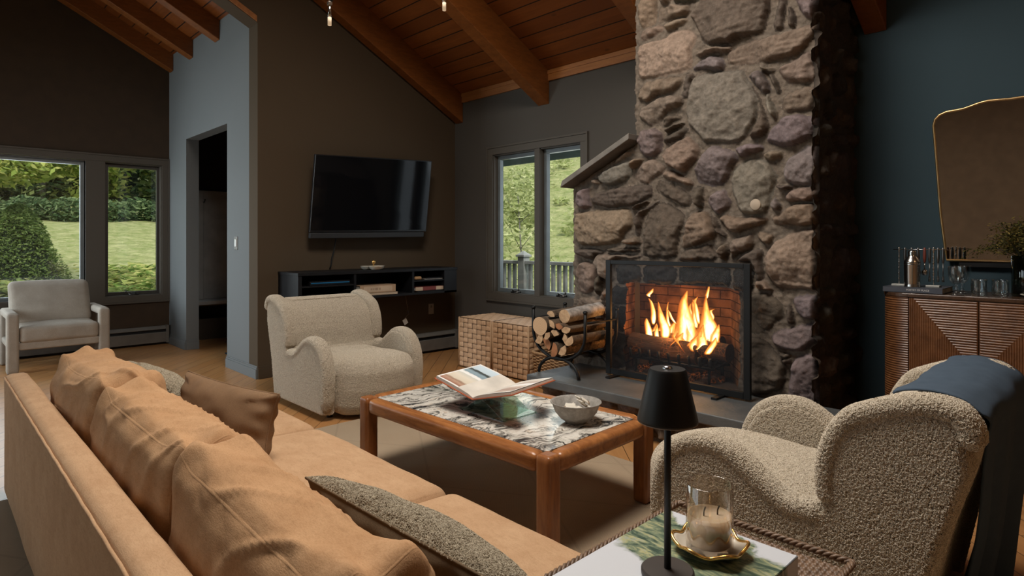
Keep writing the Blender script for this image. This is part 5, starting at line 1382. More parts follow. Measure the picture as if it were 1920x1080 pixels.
m_blk = plain('black ash veneer', (.006, .006, .007), .5, 0, .25, .25, 20)
MX0, MX1, MY, MZ0, MZ1 = 2.378, 4.165, 5.135, .700, .968
t = thing('media_console', 'long black open-shelved media console under the television', 'console', ((MX0 + MX1) / 2, 5.34, MZ0))
G().box(MX0 - .004, MY - .006, MZ1 - .028, MX1 + .004, YT - .002, MZ1).build('top', m_blk, t, bevel=.002)
G().box(MX0, MY, MZ0, MX1, YT - .002, MZ0 + .024).build('bottom_shelf', m_blk, t, bevel=.002)
G().box(MX0, YT - .02, MZ0, MX1, YT - .002, MZ1 - .02).build('back_panel', m_blk, t)
for a, b in ((MX0, MX0 + .035), (MX1 - .17, MX1)): G().box(a, MY, MZ0, b, YT - .005, MZ1 - .02).build('side_panel', m_blk, t, bevel=.002)
xs_ = (2.94, 3.60)
for x in xs_: G().box(x - .012, MY + .004, MZ0 + .02, x + .012, YT - .005, MZ1 - .02).build('divider', m_blk, t)
G().box(MX0 + .03, MY + .006, .834, xs_[0] - .01, YT - .02, .846).build('inner_shelf', m_blk, t); G().box(xs_[1] + .01, MY + .006, .834, MX1 - .17, YT - .02, .846).build('inner_shelf', m_blk, t)
# device and books on the shelf
dv = thing('disc_player', 'slim black player with a glowing blue strip on the media console', 'media player', (2.70, 5.3, .846))
G().box(2.50, 5.16, .847, 2.90, 5.42, .885).build('case', m_blk, dv, bevel=.003)
k = N('blue strip'); G().box(2.51, 5.156, .864, 2.89, 5.161, .874).build('light_strip', k.done(k.n('Emission', {'Color': (.03, .16, .30, 1), 'Strength': .30})), dv)

def book(name, label, x0, y0, z0, x1, y1, z1, cover, group=None, spine='y', rz=0, pages=None, cat='book'):
    c = Vector(((x0 + x1) / 2, (y0 + y1) / 2, z0)); t = thing(name, label, cat, tuple(c), group)
    M_ = Matrix.Translation(c) @ Matrix.Rotation(rz, 4, 'Z') @ Matrix.Translation(-c); th = .003
    g = G().box(x0, y0, z0, x1, y1, z0 + th).box(x0, y0, z1 - th, x1, y1, z1)
    if spine == 'y': g.box(x0, y0, z0, x1, y0 + th, z1)
    else: g.box(x0, y0, z0, x0 + th, y1, z1)
    g.xform(M_).build('cover', cover, t, bevel=.001)
    G().box(x0 + .006, y0 + .005, z0 + th, x1 - .006, y1 - .006, z1 - th).xform(M_).build('pages', pages or m_paper, t)
    return t
def text(parent, body, size, M_, mat, name='lettering', ext=.0004, align='CENTER', font_scale=(1, 1)):
    cu = bpy.data.curves.new(name, 'FONT'); cu.body = body; cu.size = size; cu.align_x = align; cu.align_y = 'CENTER'; cu.extrude = ext
    o = bpy.data.objects.new(name, cu); COL.objects.link(o)
    me = bpy.data.meshes.new_from_object(o.evaluated_get(bpy.context.evaluated_depsgraph_get())); bpy.data.objects.remove(o)
    me.transform(M_ @ Matrix.Diagonal((font_scale[0], font_scale[1], 1, 1))); me.materials.clear(); me.materials.append(mat)
    o = bpy.data.objects.new(name, me); COL.objects.link(o); o.parent = parent
    if parent.type == 'EMPTY': o.matrix_parent_inverse = parent.matrix_basis.inverted()
    return o
FRONT = Matrix.Rotation(PI / 2, 4, 'X')     # text standing, facing -y
m_tan = plain('tan book', (.38, .25, .15), .7); m_tan2 = plain('cream book', (.48, .36, .25), .7); m_ink = plain('brown ink', (.20, .13, .08), .8)
bz = MZ0 + .024
book('shelf_book', 'thin cream book under the thick tan one in the middle bay of the console', 3.02, 5.15, bz, 3.42, 5.40, bz + .022, m_tan2, 'books in the middle bay')
tb_ = book('shelf_book', 'thick tan book lying on a thin cream one in the middle bay of the console', 3.00, 5.155, bz + .023, 3.40, 5.40, bz + .098, m_tan, 'books in the middle bay')
G().box(3.04, 5.1535, bz + .034, 3.36, 5.1552, bz + .086).build('spine_label', m_tan2, tb_)
g = G()
for x_, w_, h_ in ((3.115, .004, .018), (3.125, .012, .016), (3.142, .010, .017), (3.160, .006, .020), (3.172, .012, .024), (3.190, .010, .024), (3.206, .004, .025), (3.216, .012, .022), (3.085, .002, .040)): g.box(x_, 5.1528, bz + .060 - h_ / 2, x_ + w_ * .6, 5.1534, bz + .060 + h_ / 2)
g.build('spine_print', m_ink, tb_)
m_red = plain('dark red book', (.16, .028, .022), .6); m_gr = plain('grey book', (.24, .22, .20), .7)
book('shelf_book', 'thin dark book lowest in the window-end bay of the media console', 3.66, 5.15, bz, 4.02, 5.36, bz + .012, m_blk, 'books in the window-end bay')
rb = book('shelf_book', 'dark red book with pale spine ends in the window-end bay of the console', 3.64, 5.155, bz + .013, 4.0, 5.36, bz + .052, m_red, 'books in the window-end bay')
G().box(3.64, 5.1535, bz + .014, 3.73, 5.1552, bz + .051).box(3.90, 5.1535, bz + .014, 4.0, 5.1552, bz + .051).build('spine_band', m_tan2, rb)
book('shelf_book', 'thin grey booklet on the upper shelf of the window-end bay', 3.76, 5.16, .8465, 3.99, 5.34, .858, m_gr, 'books in the window-end bay')
book('shelf_book', 'thin dark booklet on top of the grey one on the upper window-end shelf', 3.80, 5.165, .8585, 4.0, 5.34, .870, m_blk, 'books in the window-end bay')
tag(soft_box(3.645, 5.17, .847, 3.735, 5.25, .885, .018, 10).build('wooden_box', plain('small wood box', (.34, .19, .08), .6), smooth=True), 'small rounded tan box on the upper window-end shelf of the media console', 'box')
# three-lobed dish
m_cer = plain('cream ceramic', (.62, .55, .45), .35, 0, .5, .05); m_brass = plain('brass', (.55, .33, .11), .28, .9)
dcx, dcy = 3.20, 5.24
t = thing('serving_dish', 'cream three-lobed serving dish with a gold knob on the media console', 'dish', (dcx, dcy, MZ1))
for a in (0.3, 2.4, 4.5):
    G().lathe((dcx + .062 * math.cos(a), dcy + .062 * math.sin(a), MZ1), [(0, .001), (.035, .001), (.055, .014), (.066, .034), (.069, .036), (.066, .037), (.05, .016), (0, .008)], 24, False).build('lobe', m_cer, t, smooth=True)
G().lathe((dcx, dcy, MZ1), [(.010, .01), (.008, .04), (.006, .055), (.016, .062), (.020, .078), (.013, .094), (.0, .098)], 16).build('knob', m_brass, t, smooth=True)
# price tag hanging below
t = thing('paper_tag', 'small white paper tag hanging under the media console', 'tag', tuple(on_y(760, 603, 5.40)))
p0 = on_y(760, 603, 5.40); G().obox(p0, (.022, 0, .012), (0, .001, 0), (-.014, 0, .026)).build('card', plain('tag card', (.50, .45, .38), .8), t)
G().tube([p0 + Vector((-.008, 0, .03)), on_y(766, 588, 5.42), Vector((p0.x + .03, 5.45, MZ0))], .0018, 6).build('string', m_ink, t)
G().lathe(tuple(on_y(765, 587, 5.42)), [(.006, -.02), (.011, -.015), (.011, .02), (.005, .025)], 10).build('plug', plain('brown plug', (.05, .03, .02), .6), t, smooth=True)

# ------------------------------------------------------------------ side table with tray, books, candle and lamp
sx0, sx1, sy0, sy1, SZ = .845, 1.335, .395, .785, .605
m_wickd = N('dark wicker'); _a = m_wickd.noise(m_wickd.co(), 90, 4, .6); m_wickd = m_wickd.pbr(m_wickd.ramp(_a, [(.3, (.085, .050, .030)), (.7, (.25, .155, .095))]), .5, 0, None, .45)
t = thing('side_table', 'small brown wicker side table with braided rim beside the sofa', 'table', ((sx0 + sx1) / 2, (sy0 + sy1) / 2, 0))
weave_sheet((sx0 + .01, sy0 + .01, SZ - .012), (sx1 - sx0 - .02, 0, 0), (0, sy1 - sy0 - .02, 0), .0105, .006, 5).build('woven_top', m_wickd, t, smooth=True)
G().box(sx0 + .006, sy0 + .006, SZ - .03, sx1 - .006, sy1 - .006, SZ - .013).build('top_board', plain('wicker board', (.06, .03, .015), .8), t)
def rim_path(o=0, off=0.0, r=.0042):
    corners = [(sx0, sy0), (sx1, sy0), (sx1, sy1), (sx0, sy1)]; pts = []
    per = 0
    for i in range(4):
        a, b = Vector((*corners[i], SZ + .002)), Vector((*corners[(i + 1) % 4], SZ + .002)); L = (b - a).length; n = int(L / .006)
        d = (b - a).normalized(); w = Vector((d.y, -d.x, 0))
        for s in range(n):
            th = (per + s * .006) * 2 * PI / .040 + off
            pts.append(a + d * (s * L / n) + (w * math.cos(th) + Vector((0, 0, 1)) * math.sin(th)) * r)
        per += L
    return pts
for off in (0, PI * 2 / 3, PI * 4 / 3): G().tube(rim_path(0, off), .0042, 6, closed=True).build('braid', m_wickd, t, smooth=True)
for x in (sx0 + .02, sx1 - .02):
    for y in (sy0 + .02, sy1 - .02): G().tube([(x, y, .009), (x, y, SZ - .02)], .013, 10).build('leg', m_wickd, t, smooth=True)
for z in (.15,): weave_sheet((sx0 + .02, sy0 + .02, z), (sx1 - sx0 - .04, 0, 0), (0, sy1 - sy0 - .04, 0), .03, .006, 4).build('lower_shelf', m_wickd, t, smooth=True)

k = N('painted cover'); v = k.co(); sp = k.n('SeparateXYZ', {0: v})
n1 = k.noise(k.co((1, 1.6, 1), (0, 0, .6)), 6.0, 5, .6, .8); n2 = k.noise(k.co((6, 2, 1), (0, 0, .9)), 9, 5, .7, 1.0)
# mask: a painted mountain band on white paper
xx = k.math('SUBTRACT', sp.outputs[0], .975); yy = k.math('SUBTRACT', sp.outputs[1], .60)
band = k.math('SUBTRACT', xx, k.math('MULTIPLY', yy, .12)); band = k.math('ADD', band, k.math('MULTIPLY', k.math('SUBTRACT', n1, .5), .30))
msk = k.math('MULTIPLY', k.ramp(band, [(.0, (0, 0, 0)), (.025, (1, 1, 1))]), k.ramp(k.math('ADD', xx, k.math('MULTIPLY', k.math('SUBTRACT', n1, .5), .2)), [(.190, (1, 1, 1)), (.205, (0, 0, 0))]))
pc = k.ramp(n2, [(.28, (.012, .035, .03)), (.42, (.06, .10, .07)), (.52, (.20, .25, .16)), (.60, (.42, .40, .20)), (.70, (.22, .32, .40)), (.8, (.50, .56, .58))])
m_paint = k.pbr(k.mix(msk, (.60, .62, .66), pc), .35, 0, None, .5)
bk = book('art_book', 'large white art book with a green mountain painting under the lamp and candle', .790, .452, SZ + .006, 1.205, .735, SZ + .042, m_paint, None, 'y', 0, plain('purple-grey page edges', (.33, .30, .33), .8))
BZ = SZ + .042
# candle on a gold dish
cxc, cyc = 1.098, .578
m_gold = N('gold glaze').pbr((.75, .44, .13), .25, .85, None, .5)
t = thing('gold_dish', 'small scalloped cream dish with gold rim under the candle', 'dish', (cxc, cyc, BZ))
n_, g = 48, G(); prof = [(.0, .004), (.030, .004), (.046, .006), (.058, .013), (.066, .020), (.067, .023), (.058, .017), (.046, .010), (.03, .008), (0, .008)]
A = np.zeros((len(prof), n_, 3))
for i, (r, z) in enumerate(prof):
    for j in range(n_):
        a = 2 * PI * j / n_; s = max(0, (r - .03) / .037); A[i, j] = (cxc + r * (1 + .07 * s * math.cos(6 * a)) * math.cos(a), cyc + r * (1 + .07 * s * math.cos(6 * a)) * math.sin(a), BZ + z + .005 * s * math.cos(6 * a + .4))
g.grid(A, len(prof), n_, cv=True); g.build('plate', m_cer, t, smooth=True)
G().tube([(cxc + .0665 * (1 + .07 * math.cos(6 * a)) * math.cos(a), cyc + .0665 * (1 + .07 * math.cos(6 * a)) * math.sin(a), BZ + .0215 + .005 * math.cos(6 * a + .4)) for a in [2 * PI * i / 72 for i in range(72)]], .0034, 8, closed=True).build('gilt_rim', m_gold, t, smooth=True)
t = thing('jar_candle', 'two-wick cream candle in a clear glass tumbler on the gold dish', 'candle', (cxc, cyc, BZ + .008))
m_cglass = thin_glass('clear glass', (.90, .86, .81), .65, .09); k = N('cream wax'); m_wax = k.pbr((.62, .50, .37), .5, 0, None, .4, Subsurface_Weight=.25, Subsurface_Radius=(.02, .012, .006), Subsurface_Scale=.5)
cz = BZ + .0085; R_, HH = .0445, .125
G().lathe((cxc, cyc, cz), [(0, 0), (R_ - .003, 0), (R_, .004), (R_, HH - .001), (R_ - .001, HH), (R_ - .0026, HH - .001), (R_ - .0028, .014), (R_ - .006, .010), (0, .010)], 48, False).build('glass_tumbler', m_cglass, t, smooth=True)
wx = G().lathe((cxc, cyc, cz), [(0, .0105), (R_ - .0068, .0105), (R_ - .0034, .0145), (R_ - .0034, .066), (R_ - .006, .0635), (0, .063)], 40, False).build('wax', m_wax, t, smooth=True)
for dx, dy in ((.012, -.010), (-.012, .006)): G().tube([(cxc + dx, cyc + dy, cz + .060), (cxc + dx + .001, cyc + dy, cz + .072), (cxc + dx + .004, cyc + dy - .002, cz + .080)], .0014, 6).build('wick', m_iron, t, smooth=True)
# cordless lamp
lxp, lyp = .966, .590
m_lamp = plain('matt black lamp', (.006, .006, .006), .48, .1, .5, .05); m_base = plain('lamp base', (.055, .045, .040), .5, .3)
t = thing('table_lamp', 'slim black cordless table lamp with cone shade on the art book', 'lamp', (lxp, lyp, BZ))
G().lathe((lxp, lyp, BZ), [(0, .001), (.044, .001), (.047, .004), (.047, .010), (.044, .013), (0, .014)], 48, False).build('base', m_base, t, smooth=False, angle=40)
G().tube([(lxp, lyp, BZ + .012), (lxp, lyp, 1.010)], .0062, 16).build('pole', m_lamp, t, smooth=True)
sh = G().lathe((lxp, lyp, 0), [(.0505, .926), (.0515, .924), (.0535, .927), (.0535, .930), (.0335, 1.016), (.031, 1.0202), (.0, 1.0202), (.0, 1.018), (.031, 1.0175), (.0505, .929)], 56, False).build('shade', m_lamp, t, smooth=False, angle=35)
k = N('shade rim'); G().tube([(lxp + .0522 * math.cos(2 * PI * i / 56), lyp + .0522 * math.sin(2 * PI * i / 56), .9255) for i in range(56)], .0011, 6, closed=True).build('shade_rim', plain('rim cream', (.30, .24, .19), .5), sh, smooth=True)
G().lathe((lxp, lyp, 1.0202), [(.009, 0), (.009, .002), (.007, .0045), (0, .005)], 24, False).build('touch_button', N('steel button').pbr((.7, .7, .72), .2, 1.0), t, smooth=True)
# ------------------------------------------------------------------ sideboard
m_reed = wood('reeded walnut', (.080, .030, .011), (.175, .072, .028), (2, 2, 2), 6, .30, .03)
m_reedtop = wood('walnut top', (.035, .018, .010), (.075, .036, .018), (1, 9, 1), 6, .25, .02)
BX0, BX1, ZB, ZT = 4.000, 4.455, .10, .955
yL, yd = 1.046, .8975            # end of the cabinet, edge of the first door
DW, CZc = .3195, .565
t = thing('sideboard', 'reeded dark walnut sideboard with rounded ends and diamond-mitred doors', 'sideboard', (4.2, .3, 0))
yR = yd - 4 * DW - .1485 + .0
def outline(off=0.0, x1=BX1):
    R_ = .135; pts = [(x1, yL - off * 0)]
    c0 = (BX0 + R_, yL - R_)
    pts = [(x1, yL - off)]
    for i in range(13):
        a = PI / 2 + PI / 2 * i / 12; pts.append((c0[0] + (R_ - off) * math.cos(a), c0[1] + (R_ - off) * math.sin(a)))
    c1 = (BX0 + R_, yR + R_)
    for i in range(13):
        a = PI + PI / 2 * i / 12; pts.append((c1[0] + (R_ - off) * math.cos(a), c1[1] + (R_ - off) * math.sin(a)))
    pts.append((x1, yR + off)); return pts
G().prism(outline(-.004), 'z', ZT - .022, ZT).build('top', m_reedtop, t, bevel=.004)
G().prism(outline(.012), 'z', ZB, ZT - .022).build('carcass', m_reedtop, t)
G().prism(outline(.05), 'z', .0, ZB).build('plinth', m_reedtop, t)
# horizontally reeded rounded ends
def end_reeds(pts):
    zs = np.arange(ZB, ZT - .0225, .00225); A = np.zeros((len(pts), len(zs), 3))
    for i, p in enumerate(pts):
        a = pts[max(i - 1, 0)]; b = pts[min(i + 1, len(pts) - 1)]; d = Vector((b[0] - a[0], b[1] - a[1])).normalized(); nrm = Vector((-d.y, d.x))
        if nrm.dot(Vector((p[0] - 4.25, p[1] - .3))) < 0: nrm = -nrm
        for j, z in enumerate(zs):
            h = abs(math.sin(PI * (z - ZB) / .0135)) ** .7 * .006 - .006
            A[i, j] = (p[0] + nrm.x * h, p[1] + nrm.y * h, z)
    return G().grid(A, len(pts), len(zs))
ol = outline(0)
end_reeds(ol[:14] + [(BX0, yd + .004)]).build('end_panel', m_reed, t, smooth=True)
end_reeds([(BX0, yd - 4 * DW - .004)] + ol[14:]).build('end_panel', m_reed, t, smooth=True)
def door(y_hi, centre_low):
    y_lo = y_hi - DW + .005; yc = y_lo - .0025 if centre_low else y_hi + .0025
    ys = np.linspace(y_lo, y_hi, 150); zs = np.linspace(ZB + .004, ZT - .026, 380); A = np.zeros((150, 380, 3)); hz = (ZT - .026 - ZB) / 2
    for i, y in enumerate(ys):
        dy = abs(y - yc) / DW * (hz)
        d = np.maximum(dy, np.abs(zs - CZc + .02)); h = np.abs(np.sin(PI * d / .0137)) ** .7 * .006
        ed = min(i, 149 - i); h = h * (1 if ed > 1 else 0)
        A[i, :, 0] = BX0 - h + .005; A[i, :, 1] = y; A[i, :, 2] = zs
    d = G().grid(A, 150, 380).build('door', m_reed, t, smooth=True)
for i in range(4): door(yd - i * DW, i % 2 == 0)

# things on the sideboard
TOPZ = ZT
m_navy = plain('navy book cover', (.05, .055, .07), .5); m_navy2 = N('photo cover').pbr((.10, .12, .13), .35)
yb0, yb1 = .745, 1.035
bk = thing('coffee_table_book', 'dark coffee-table book lettered POETRY OF PLACE lying on the end of the sideboard', 'book', (4.17, .89, TOPZ))
G().box(4.035, yb0, TOPZ + .001, 4.33, yb1, TOPZ + .0035).box(4.035, yb0, TOPZ + .0295, 4.33, yb1, TOPZ + .032).box(4.035, yb0, TOPZ + .001, 4.038, yb1, TOPZ + .032).build('cover', m_navy, bk, bevel=.001)
G().box(4.04, yb0 + .005, TOPZ + .0035, 4.325, yb1 - .005, TOPZ + .0295).build('pages', m_paper, bk)
SIDE = Matrix.Rotation(-PI / 2, 4, 'Z') @ Matrix.Rotation(PI / 2, 4, 'X')
text(bk, 'POETRY OF PLACE', .0130, Matrix.Translation((4.0345, .862, TOPZ + .0165)) @ SIDE, plain('white ink', (.60, .58, .55), .6), ext=.0003, font_scale=(1.02, 1.05))
B2 = TOPZ + .032
m_steel = N('polished steel').pbr((.52, .50, .47), .22, 1.0); m_steeld = N('dark steel').pbr((.14, .14, .14), .3, .9)
m_tray = plain('tool stand base', (.34, .33, .30), .4, .3)
# bar tool stand: two posts on square feet carrying a bar with hanging tools
t = thing('bar_tool_stand', 'slim metal stand with a top bar carrying hanging bar tools behind the shaker', 'stand', (4.16, .89, B2))
yA, yB_ = .975, .805; xt = 4.13
for y in (yA, yB_):
    G().box(xt - .03, y - .033, B2, xt + .03, y + .033, B2 + .012).build('foot', m_tray, t, bevel=.002)
    pr = [(.0, .012)]
    for q in range(6):
        z = .02 + q * .032; pr += [(.0032, z), (.0032, z + .020), (.0062, z + .026)]
    pr += [(.0035, .215), (.006, .222), (.004, .228), (0, .229)]
    G().lathe((xt, y, B2), pr, 10, False).build('post', m_steel, t, smooth=True)
G().tube([(xt, 1.005, B2 + .214), (xt, .735, B2 + .214)], .0028, 8).build('top_bar', m_steel, t, smooth=True)
TOOLS = [(.945, 'knife', 'dark-handled bar knife hanging beside the chimney-side post of the tool stand'), (.912, 'strainer', 'bar strainer hanging just behind the shaker neck'), (.880, 'jigger', 'dark jigger hanging close beside the shaker'),
         (.848, 'wooden', 'bar tool with a reddish wooden handle hanging on the tool stand'), (.824, 'opener', 'dark bottle opener hanging beside the wooden-handled tool'), (.784, 'fork', 'long dark bar fork hanging next to the mirror edge'), (.760, 'spoon', 'twisted bar spoon hanging last on the free end of the bar')]
m_rwood = plain('red wood handle', (.13, .03, .02), .4)
for y, kd, lb in TOOLS:
    tl = thing('bar_tool', lb, 'bar tool', (xt, y, B2 + .10), 'bar tools on the stand'); z1 = B2 + .222
    hm = m_rwood if kd == 'wooden' else m_steeld
    G().lathe((xt, y, z1), [(0, .004), (.005, .002), (.006, -.006), (.0075, -.02), (.0085, -.05), (.006, -.078), (.003, -.085), (0, -.086)], 12, False).build('handle', hm, tl, smooth=True)
    if kd in ('strainer', 'jigger', 'wooden'): G().tube([(xt, y, z1 - .085), (xt, y, z1 - .12)], .003, 8).lathe((xt, y, z1 - .155), [(0, 0), (.013, .002), (.015, .018), (.010, .032), (0, .036)], 14, False).build('head', m_steel if kd == 'wooden' else m_steeld, tl, smooth=True)
    else: G().tube([(xt, y, z1 - .085), (xt, y, z1 - .17)], [.0035, .0022], 8).obox((xt, y, z1 - .175), (.001, 0, 0), (0, .006, 0), (0, 0, .016)).build('blade', m_steeld, tl, smooth=True)
# cocktail shaker
sc = (4.075, .897, B2)
t = thing('cocktail_shaker', 'brushed steel cocktail shaker standing on the dark book on the sideboard', 'shaker', sc)
G().lathe(sc, [(0, .0), (.040, .0), (.041, .004), (.038, .012), (.0395, .02), (.0405, .125), (.0415, .130), (.0405, .134)], 40, False).build('tin', m_steel, t, smooth=True)
G().lathe(sc, [(.0405, .134), (.0415, .138), (.040, .146), (.030, .165), (.0215, .176), (.0205, .182)], 40, False).build('shoulder', m_steel, t, smooth=True)
G().lathe(sc, [(.0195, .180), (.0200, .200), (.019, .206), (.012, .211), (0, .212)], 32, False).build('cap', m_steel, t, smooth=True)
# glasses
m_gl = thin_glass('crystal', (.86, .90, .91), .75, .07)
def goblet(label, x, y):
    t = thing('crystal_goblet', label, 'glass', (x, y, TOPZ), 'cut crystal goblets')
    n_ = 40
    def fl(prof, amp):
        A = np.zeros((len(prof), n_, 3))
        for i, (r, z) in enumerate(prof):
            for j in range(n_):
                a = 2 * PI * j / n_; rr = r * (1 + amp * (.5 if z > .10 else 1) * math.cos(10 * a)) if r > .008 else r; A[i, j] = (x + rr * math.cos(a), y + rr * math.sin(a), TOPZ + z)
        return G().grid(A, len(prof), n_, cv=True)
    fl([(.008, .058), (.020, .064), (.032, .080), (.0385, .105), (.0405, .150), (.0412, .156), (.0395, .156), (.0385, .148), (.036, .106), (.028, .082), (.014, .068), (.0, .067)], .03).build('cup', m_gl, t, smooth=True)
    G().lathe((x, y, TOPZ), [(0, .001), (.034, .001), (.035, .004), (.018, .010), (.007, .018), (.010, .028), (.006, .036), (.009, .048), (.008, .060)], 28, False).build('stem', m_gl, t, smooth=True)
goblet('cut crystal goblet with ribbed bowl standing at the end of the dark book', 4.085, .690)
goblet('second crystal goblet half hidden behind the front one on the sideboard', 4.245, .690)
def tumbler(label, x, y):
    t = thing('glass_tumbler', label, 'glass', (x, y, TOPZ), 'faceted glass tumblers'); n_ = 32
    prof = [(.0, .001), (.026, .001), (.034, .006), (.0365, .018), (.037, .080), (.0375, .083), (.036, .083), (.0345, .078), (.034, .022), (.028, .014), (0, .013)]
    A = np.zeros((len(prof), n_, 3))
    for i, (r, z) in enumerate(prof):
        for j in range(n_):
            a = 2 * PI * j / n_; rr = r * (1 + .018 * math.cos(8 * a)); A[i, j] = (x + rr * math.cos(a), y + rr * math.sin(a), TOPZ + z)
    G().grid(A, len(prof), n_, cv=True).build('glass_wall', m_gl, t, smooth=True)
tumbler('faceted glass tumbler between the crystal goblet and the other front tumbler', 4.115, .596)
tumbler('faceted glass tumbler in the front row next to the plant vase', 4.13, .506)
tumbler('faceted tumbler in the back row behind the one beside the goblet', 4.23, .612)
tumbler('faceted tumbler in the back row close to the vase', 4.25, .525)
# vase with seeded greenery
vx, vy = 4.23, .395
m_vg = thin_glass('green-grey glass', (.36, .42, .36), .5, .05); m_dkst = plain('dark stems', (.025, .028, .012), .8)
t = thing('plant_vase', 'tall dark glass vase of feathery olive-gold greenery before the mirror', 'vase', (vx, vy, TOPZ))
G().lathe((vx, vy, TOPZ), [(0, .001), (.075, .001), (.078, .006), (.078, .215), (.0765, .217), (.074, .215), (.074, .012), (0, .011)], 40, False).build('glass', m_vg, t, smooth=True)
G().lathe((vx, vy, TOPZ), [(0, .013), (.073, .013), (.073, .12), (0, .12)], 32, False).build('water', thin_glass('murky water', (.40, .42, .30), .2, .03), t, smooth=True)
g = G(); gl_ = G(); r = random.Random(5)
for i in range(46):
    a = r.uniform(0, 6.28); sp_ = r.uniform(.03, .26); h = r.uniform(.22, .40)
    p0 = Vector((vx + .05 * math.cos(a + 2), vy + .05 * math.sin(a + 2), TOPZ + .02)); p1 = Vector((vx + .05 * math.cos(a), vy + .05 * math.sin(a), TOPZ + .21)); p2 = Vector((vx + sp_ * .85 * math.cos(a), vy + sp_ * math.sin(a), TOPZ + h + .0))
    if p2.x > 4.40: p2.x = 4.40
    p3 = p2 + Vector((.03 * math.cos(a), .05 * math.sin(a), -.03))
    pts = [p0, p1, p1.lerp(p2, .5) + Vector((0, 0, .03)), p2, p3]; g.tube(pts, [.0028, .0025, .002, .0015, .0008], 5)
    for q in range(95):
        s = r.uniform(.25, 1); c = (p1.lerp(p2, s) + Vector((0, 0, .03 * math.sin(PI * s)))) if r.random() < .75 else p2.lerp(p3, r.random())
        c = c + Vector((r.gauss(0, .016), r.gauss(0, .016), r.gauss(0, .012)))
        if c.x > 4.43: continue
        leaves(gl_, 1, lambda: c, .0085, .7, r)
g.build('stems', m_dkst, t, smooth=True)
gl_.build('foliage', leaf_mat('olive leaves', (.035, .040, .014), (.12, .105, .032), (.30, .215, .07)), t)
# little plate with folded napkin
t = thing('small_plate', 'small cream plate at the frame edge of the sideboard beside the vase', 'plate', (4.13, .358, TOPZ))
G().lathe((4.13, .352, TOPZ), [(0, .002), (.035, .002), (.055, .008), (.072, .016), (.073, .018), (.055, .011), (0, .006)], 36, False).build('dish', m_cer, t, smooth=True)
tag(soft_box(4.095, .295, TOPZ + .009, 4.17, .375, TOPZ + .034, .006, 8).build('folded_napkin', plain('napkin white', (.58, .58, .56), .9), smooth=True), 'folded white napkin resting on the small cream plate', 'napkin')

# ------------------------------------------------------------------ wavy mirror
def mirror_outline():
    left = [(.799, 1.135), (.806, 1.20), (.830, 1.42), (.848, 1.70), (.862, 1.90), (.866, 1.955), (.858, 1.990), (.835, 2.016), (.800, 2.030), (.755, 2.032), (.715, 2.036), (.68, 2.046), (.64, 2.058), (.60, 2.064), (.55, 2.062), (.50, 2.058), (.45, 2.060)]
    ym = .38
    top = left + [(2 * ym - y, z) for y, z in left[::-1]]
    return top
mo = mirror_outline(); mxp = 4.44
t = thing('wall_mirror', 'tall gold-rimmed mirror with a wavy top hanging over the sideboard', 'mirror', (mxp, .38, 1.13))
G().prism([(y, z) for y, z in mo], 'x', mxp, mxp + .016).build('glass', N('mirror silver').pbr((.80, .78, .74), .03, 1.0), t)
G().tube([(mxp, y, z) for y, z in mo], .0075, 8, closed=True).build('frame', N('gold frame').pbr((.62, .42, .20), .3, .95), t, smooth=True)
G().box(mxp + .002, .02, 1.095, mxp + .028, .74, 1.128).build('bottom_ledge', m_iron, t, bevel=.003)

# ------------------------------------------------------------------ chandelier arms over the coffee table
m_can = N('brushed nickel').pbr((.42, .36, .30), .3, .9)
cxh, cyh_ = 1.46, 2.27
t = thing('chandelier', 'slim metal chandelier whose two narrow glass light tubes hang into the top of the view', 'chandelier', (cxh, cyh_, 2.4))
G().tube([(cxh, cyh_, 2.36), (cxh, cyh_, ROOF(cxh))], .010, 12).build('stem', m_can, t, smooth=True)
G().lathe((cxh, cyh_, 2.36), [(0, -.02), (.03, -.015), (.04, 0), (.03, .02), (.01, .04)], 20, False).build('hub', m_can, t, smooth=True)
k = N('frosted tip'); m_tip = k.done(k.n('MixShader', {0: .35, 1: k.n('BsdfDiffuse', {'Color': (.75, .62, .48, 1)}).outputs[0], 2: k.n('Emission', {'Color': (1, .72, .45, 1), 'Strength': 1.2}).outputs[0]}))
for (x, y, zb) in ((1.255, 2.407, 2.172), (1.607, 2.066, 2.236), (1.15, 2.05, 2.44), (1.62, 2.45, 2.56)):
    am = G().tube([(cxh, cyh_, 2.37), ((x + cxh) / 2, (y + cyh_) / 2, zb + .16), (x + .012, y - .012, zb + .118), (x, y, zb + .098)], .0065, 8).build('arm', m_iron, t, smooth=True)
    G().box(x - .009, y - .009, zb + .086, x + .009, y + .009, zb + .101).build('socket', m_can, am, bevel=.002)
    G().tube([(x, y, zb + .034), (x, y, zb + .088)], .0068, 14).build('tube', m_steel, am, smooth=True)
    G().tube([(x, y, zb), (x, y, zb + .034)], .0078, 14).build('tip', m_tip, am, smooth=True)
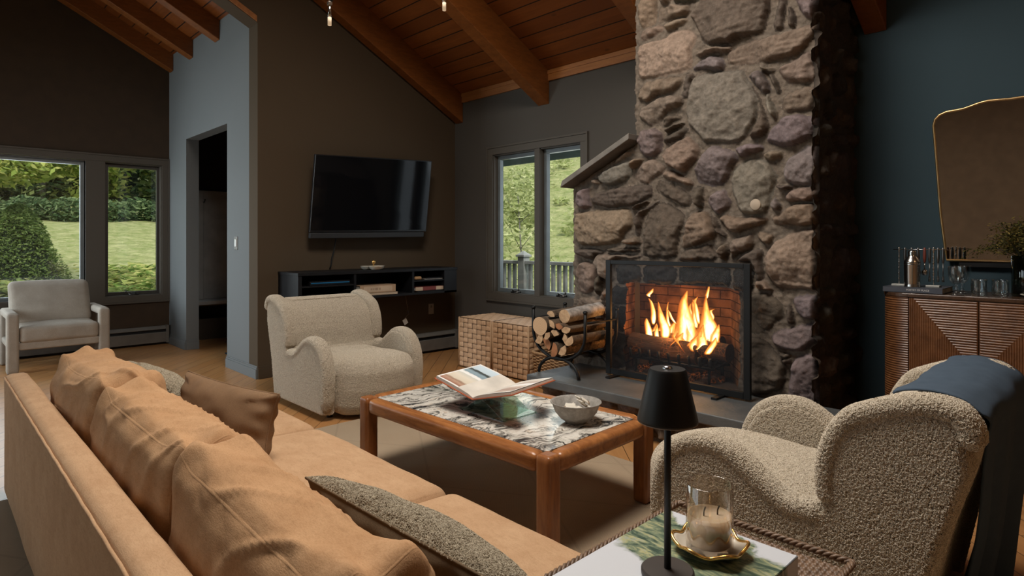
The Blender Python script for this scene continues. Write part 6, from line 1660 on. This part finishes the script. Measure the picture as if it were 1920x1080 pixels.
# ------------------------------------------------------------------ light and camera
def area(name, loc, target, sx, sy, energy, col, spread=None):
    l = bpy.data.lights.new(name, 'AREA'); l.shape = 'RECTANGLE'; l.size = sx; l.size_y = sy; l.energy = energy; l.color = col
    if spread: l.spread = math.radians(spread)
    o = bpy.data.objects.new(name, l); COL.objects.link(o); o.location = loc
    d = Vector(target) - Vector(loc); o.rotation_euler = d.to_track_quat('-Z', 'Y').to_euler(); return o
def point(name, loc, r, energy, col):
    l = bpy.data.lights.new(name, 'POINT'); l.energy = energy; l.color = col; l.shadow_soft_size = r
    o = bpy.data.objects.new(name, l); COL.objects.link(o); o.location = loc; return o
W = bpy.data.worlds.new('World'); SC.world = W; W.use_nodes = True
nt = W.node_tree; nt.nodes.clear()
bg = nt.nodes.new('ShaderNodeBackground'); ow = nt.nodes.new('ShaderNodeOutputWorld')
bg.inputs[0].default_value = (.80, .92, 1.0, 1); bg.inputs[1].default_value = 1.35
nt.links.new(bg.outputs[0], ow.inputs[0])
sun = bpy.data.lights.new('sun', 'SUN'); sun.energy = 3.4; sun.angle = .25; sun.color = (1, .95, .82)
so = bpy.data.objects.new('sun', sun); COL.objects.link(so); so.rotation_euler = (math.radians(38), math.radians(-18), 0)

area('west_window_light', (-2.4, 7.2, 1.7), (2.2, 6.5, 1.1), 1.6, 2.0, 40, (.80, .91, .97), 84)
area('garden_window_light', (.0, YB + .35, 1.5), (.8, 4, .5), 2.6, 1.6, 45, (.82, .93, 1.0))
area('side_window_light', (XW + .5, 4.27, 1.5), (1.5, 3.2, .5), 1.2, 1.5, 8, (.85, .95, 1.0))
area('skylight', (1.45, 2.0, 4.1), (1.75, 1.7, .3), 1.4, 1.4, 180, (1.0, .93, .84))
area('kitchen_glow', (1.6, -2.3, 3.7), (2.6, 5.0, 1.2), 1.6, 1.0, 9, (1.0, .60, .30))
point('fire_glow', (3.93, 2.35, .62), .10, 14, (1.0, .42, .12))
point('fire_glow_front', (3.86, 2.30, .50), .12, 7, (1.0, .38, .10))

cam = bpy.data.cameras.new('camera'); co_ = bpy.data.objects.new('camera', cam); COL.objects.link(co_)
cam.sensor_width = 36; cam.sensor_fit = 'HORIZONTAL'; cam.lens = FPX / 1920 * 36
cam.shift_y = -(540 - CY) / 1920
cam.clip_start = .02; cam.clip_end = 300
co_.location = (0, 0, EYE)
co_.rotation_euler = Vector((FW[0], FW[1], 0)).to_track_quat('-Z', 'Y').to_euler()
SC.camera = co_
SC.view_settings.view_transform = 'Standard'
SC.view_settings.look = 'None'
SC.view_settings.exposure = 0.0
c_ = SC.cycles
c_.use_denoising = True; c_.max_bounces = 8; c_.diffuse_bounces = 4; c_.glossy_bounces = 4; c_.transmission_bounces = 8; c_.transparent_max_bounces = 24
c_.caustics_reflective = False; c_.caustics_refractive = False; c_.sample_clamp_indirect = 4.0
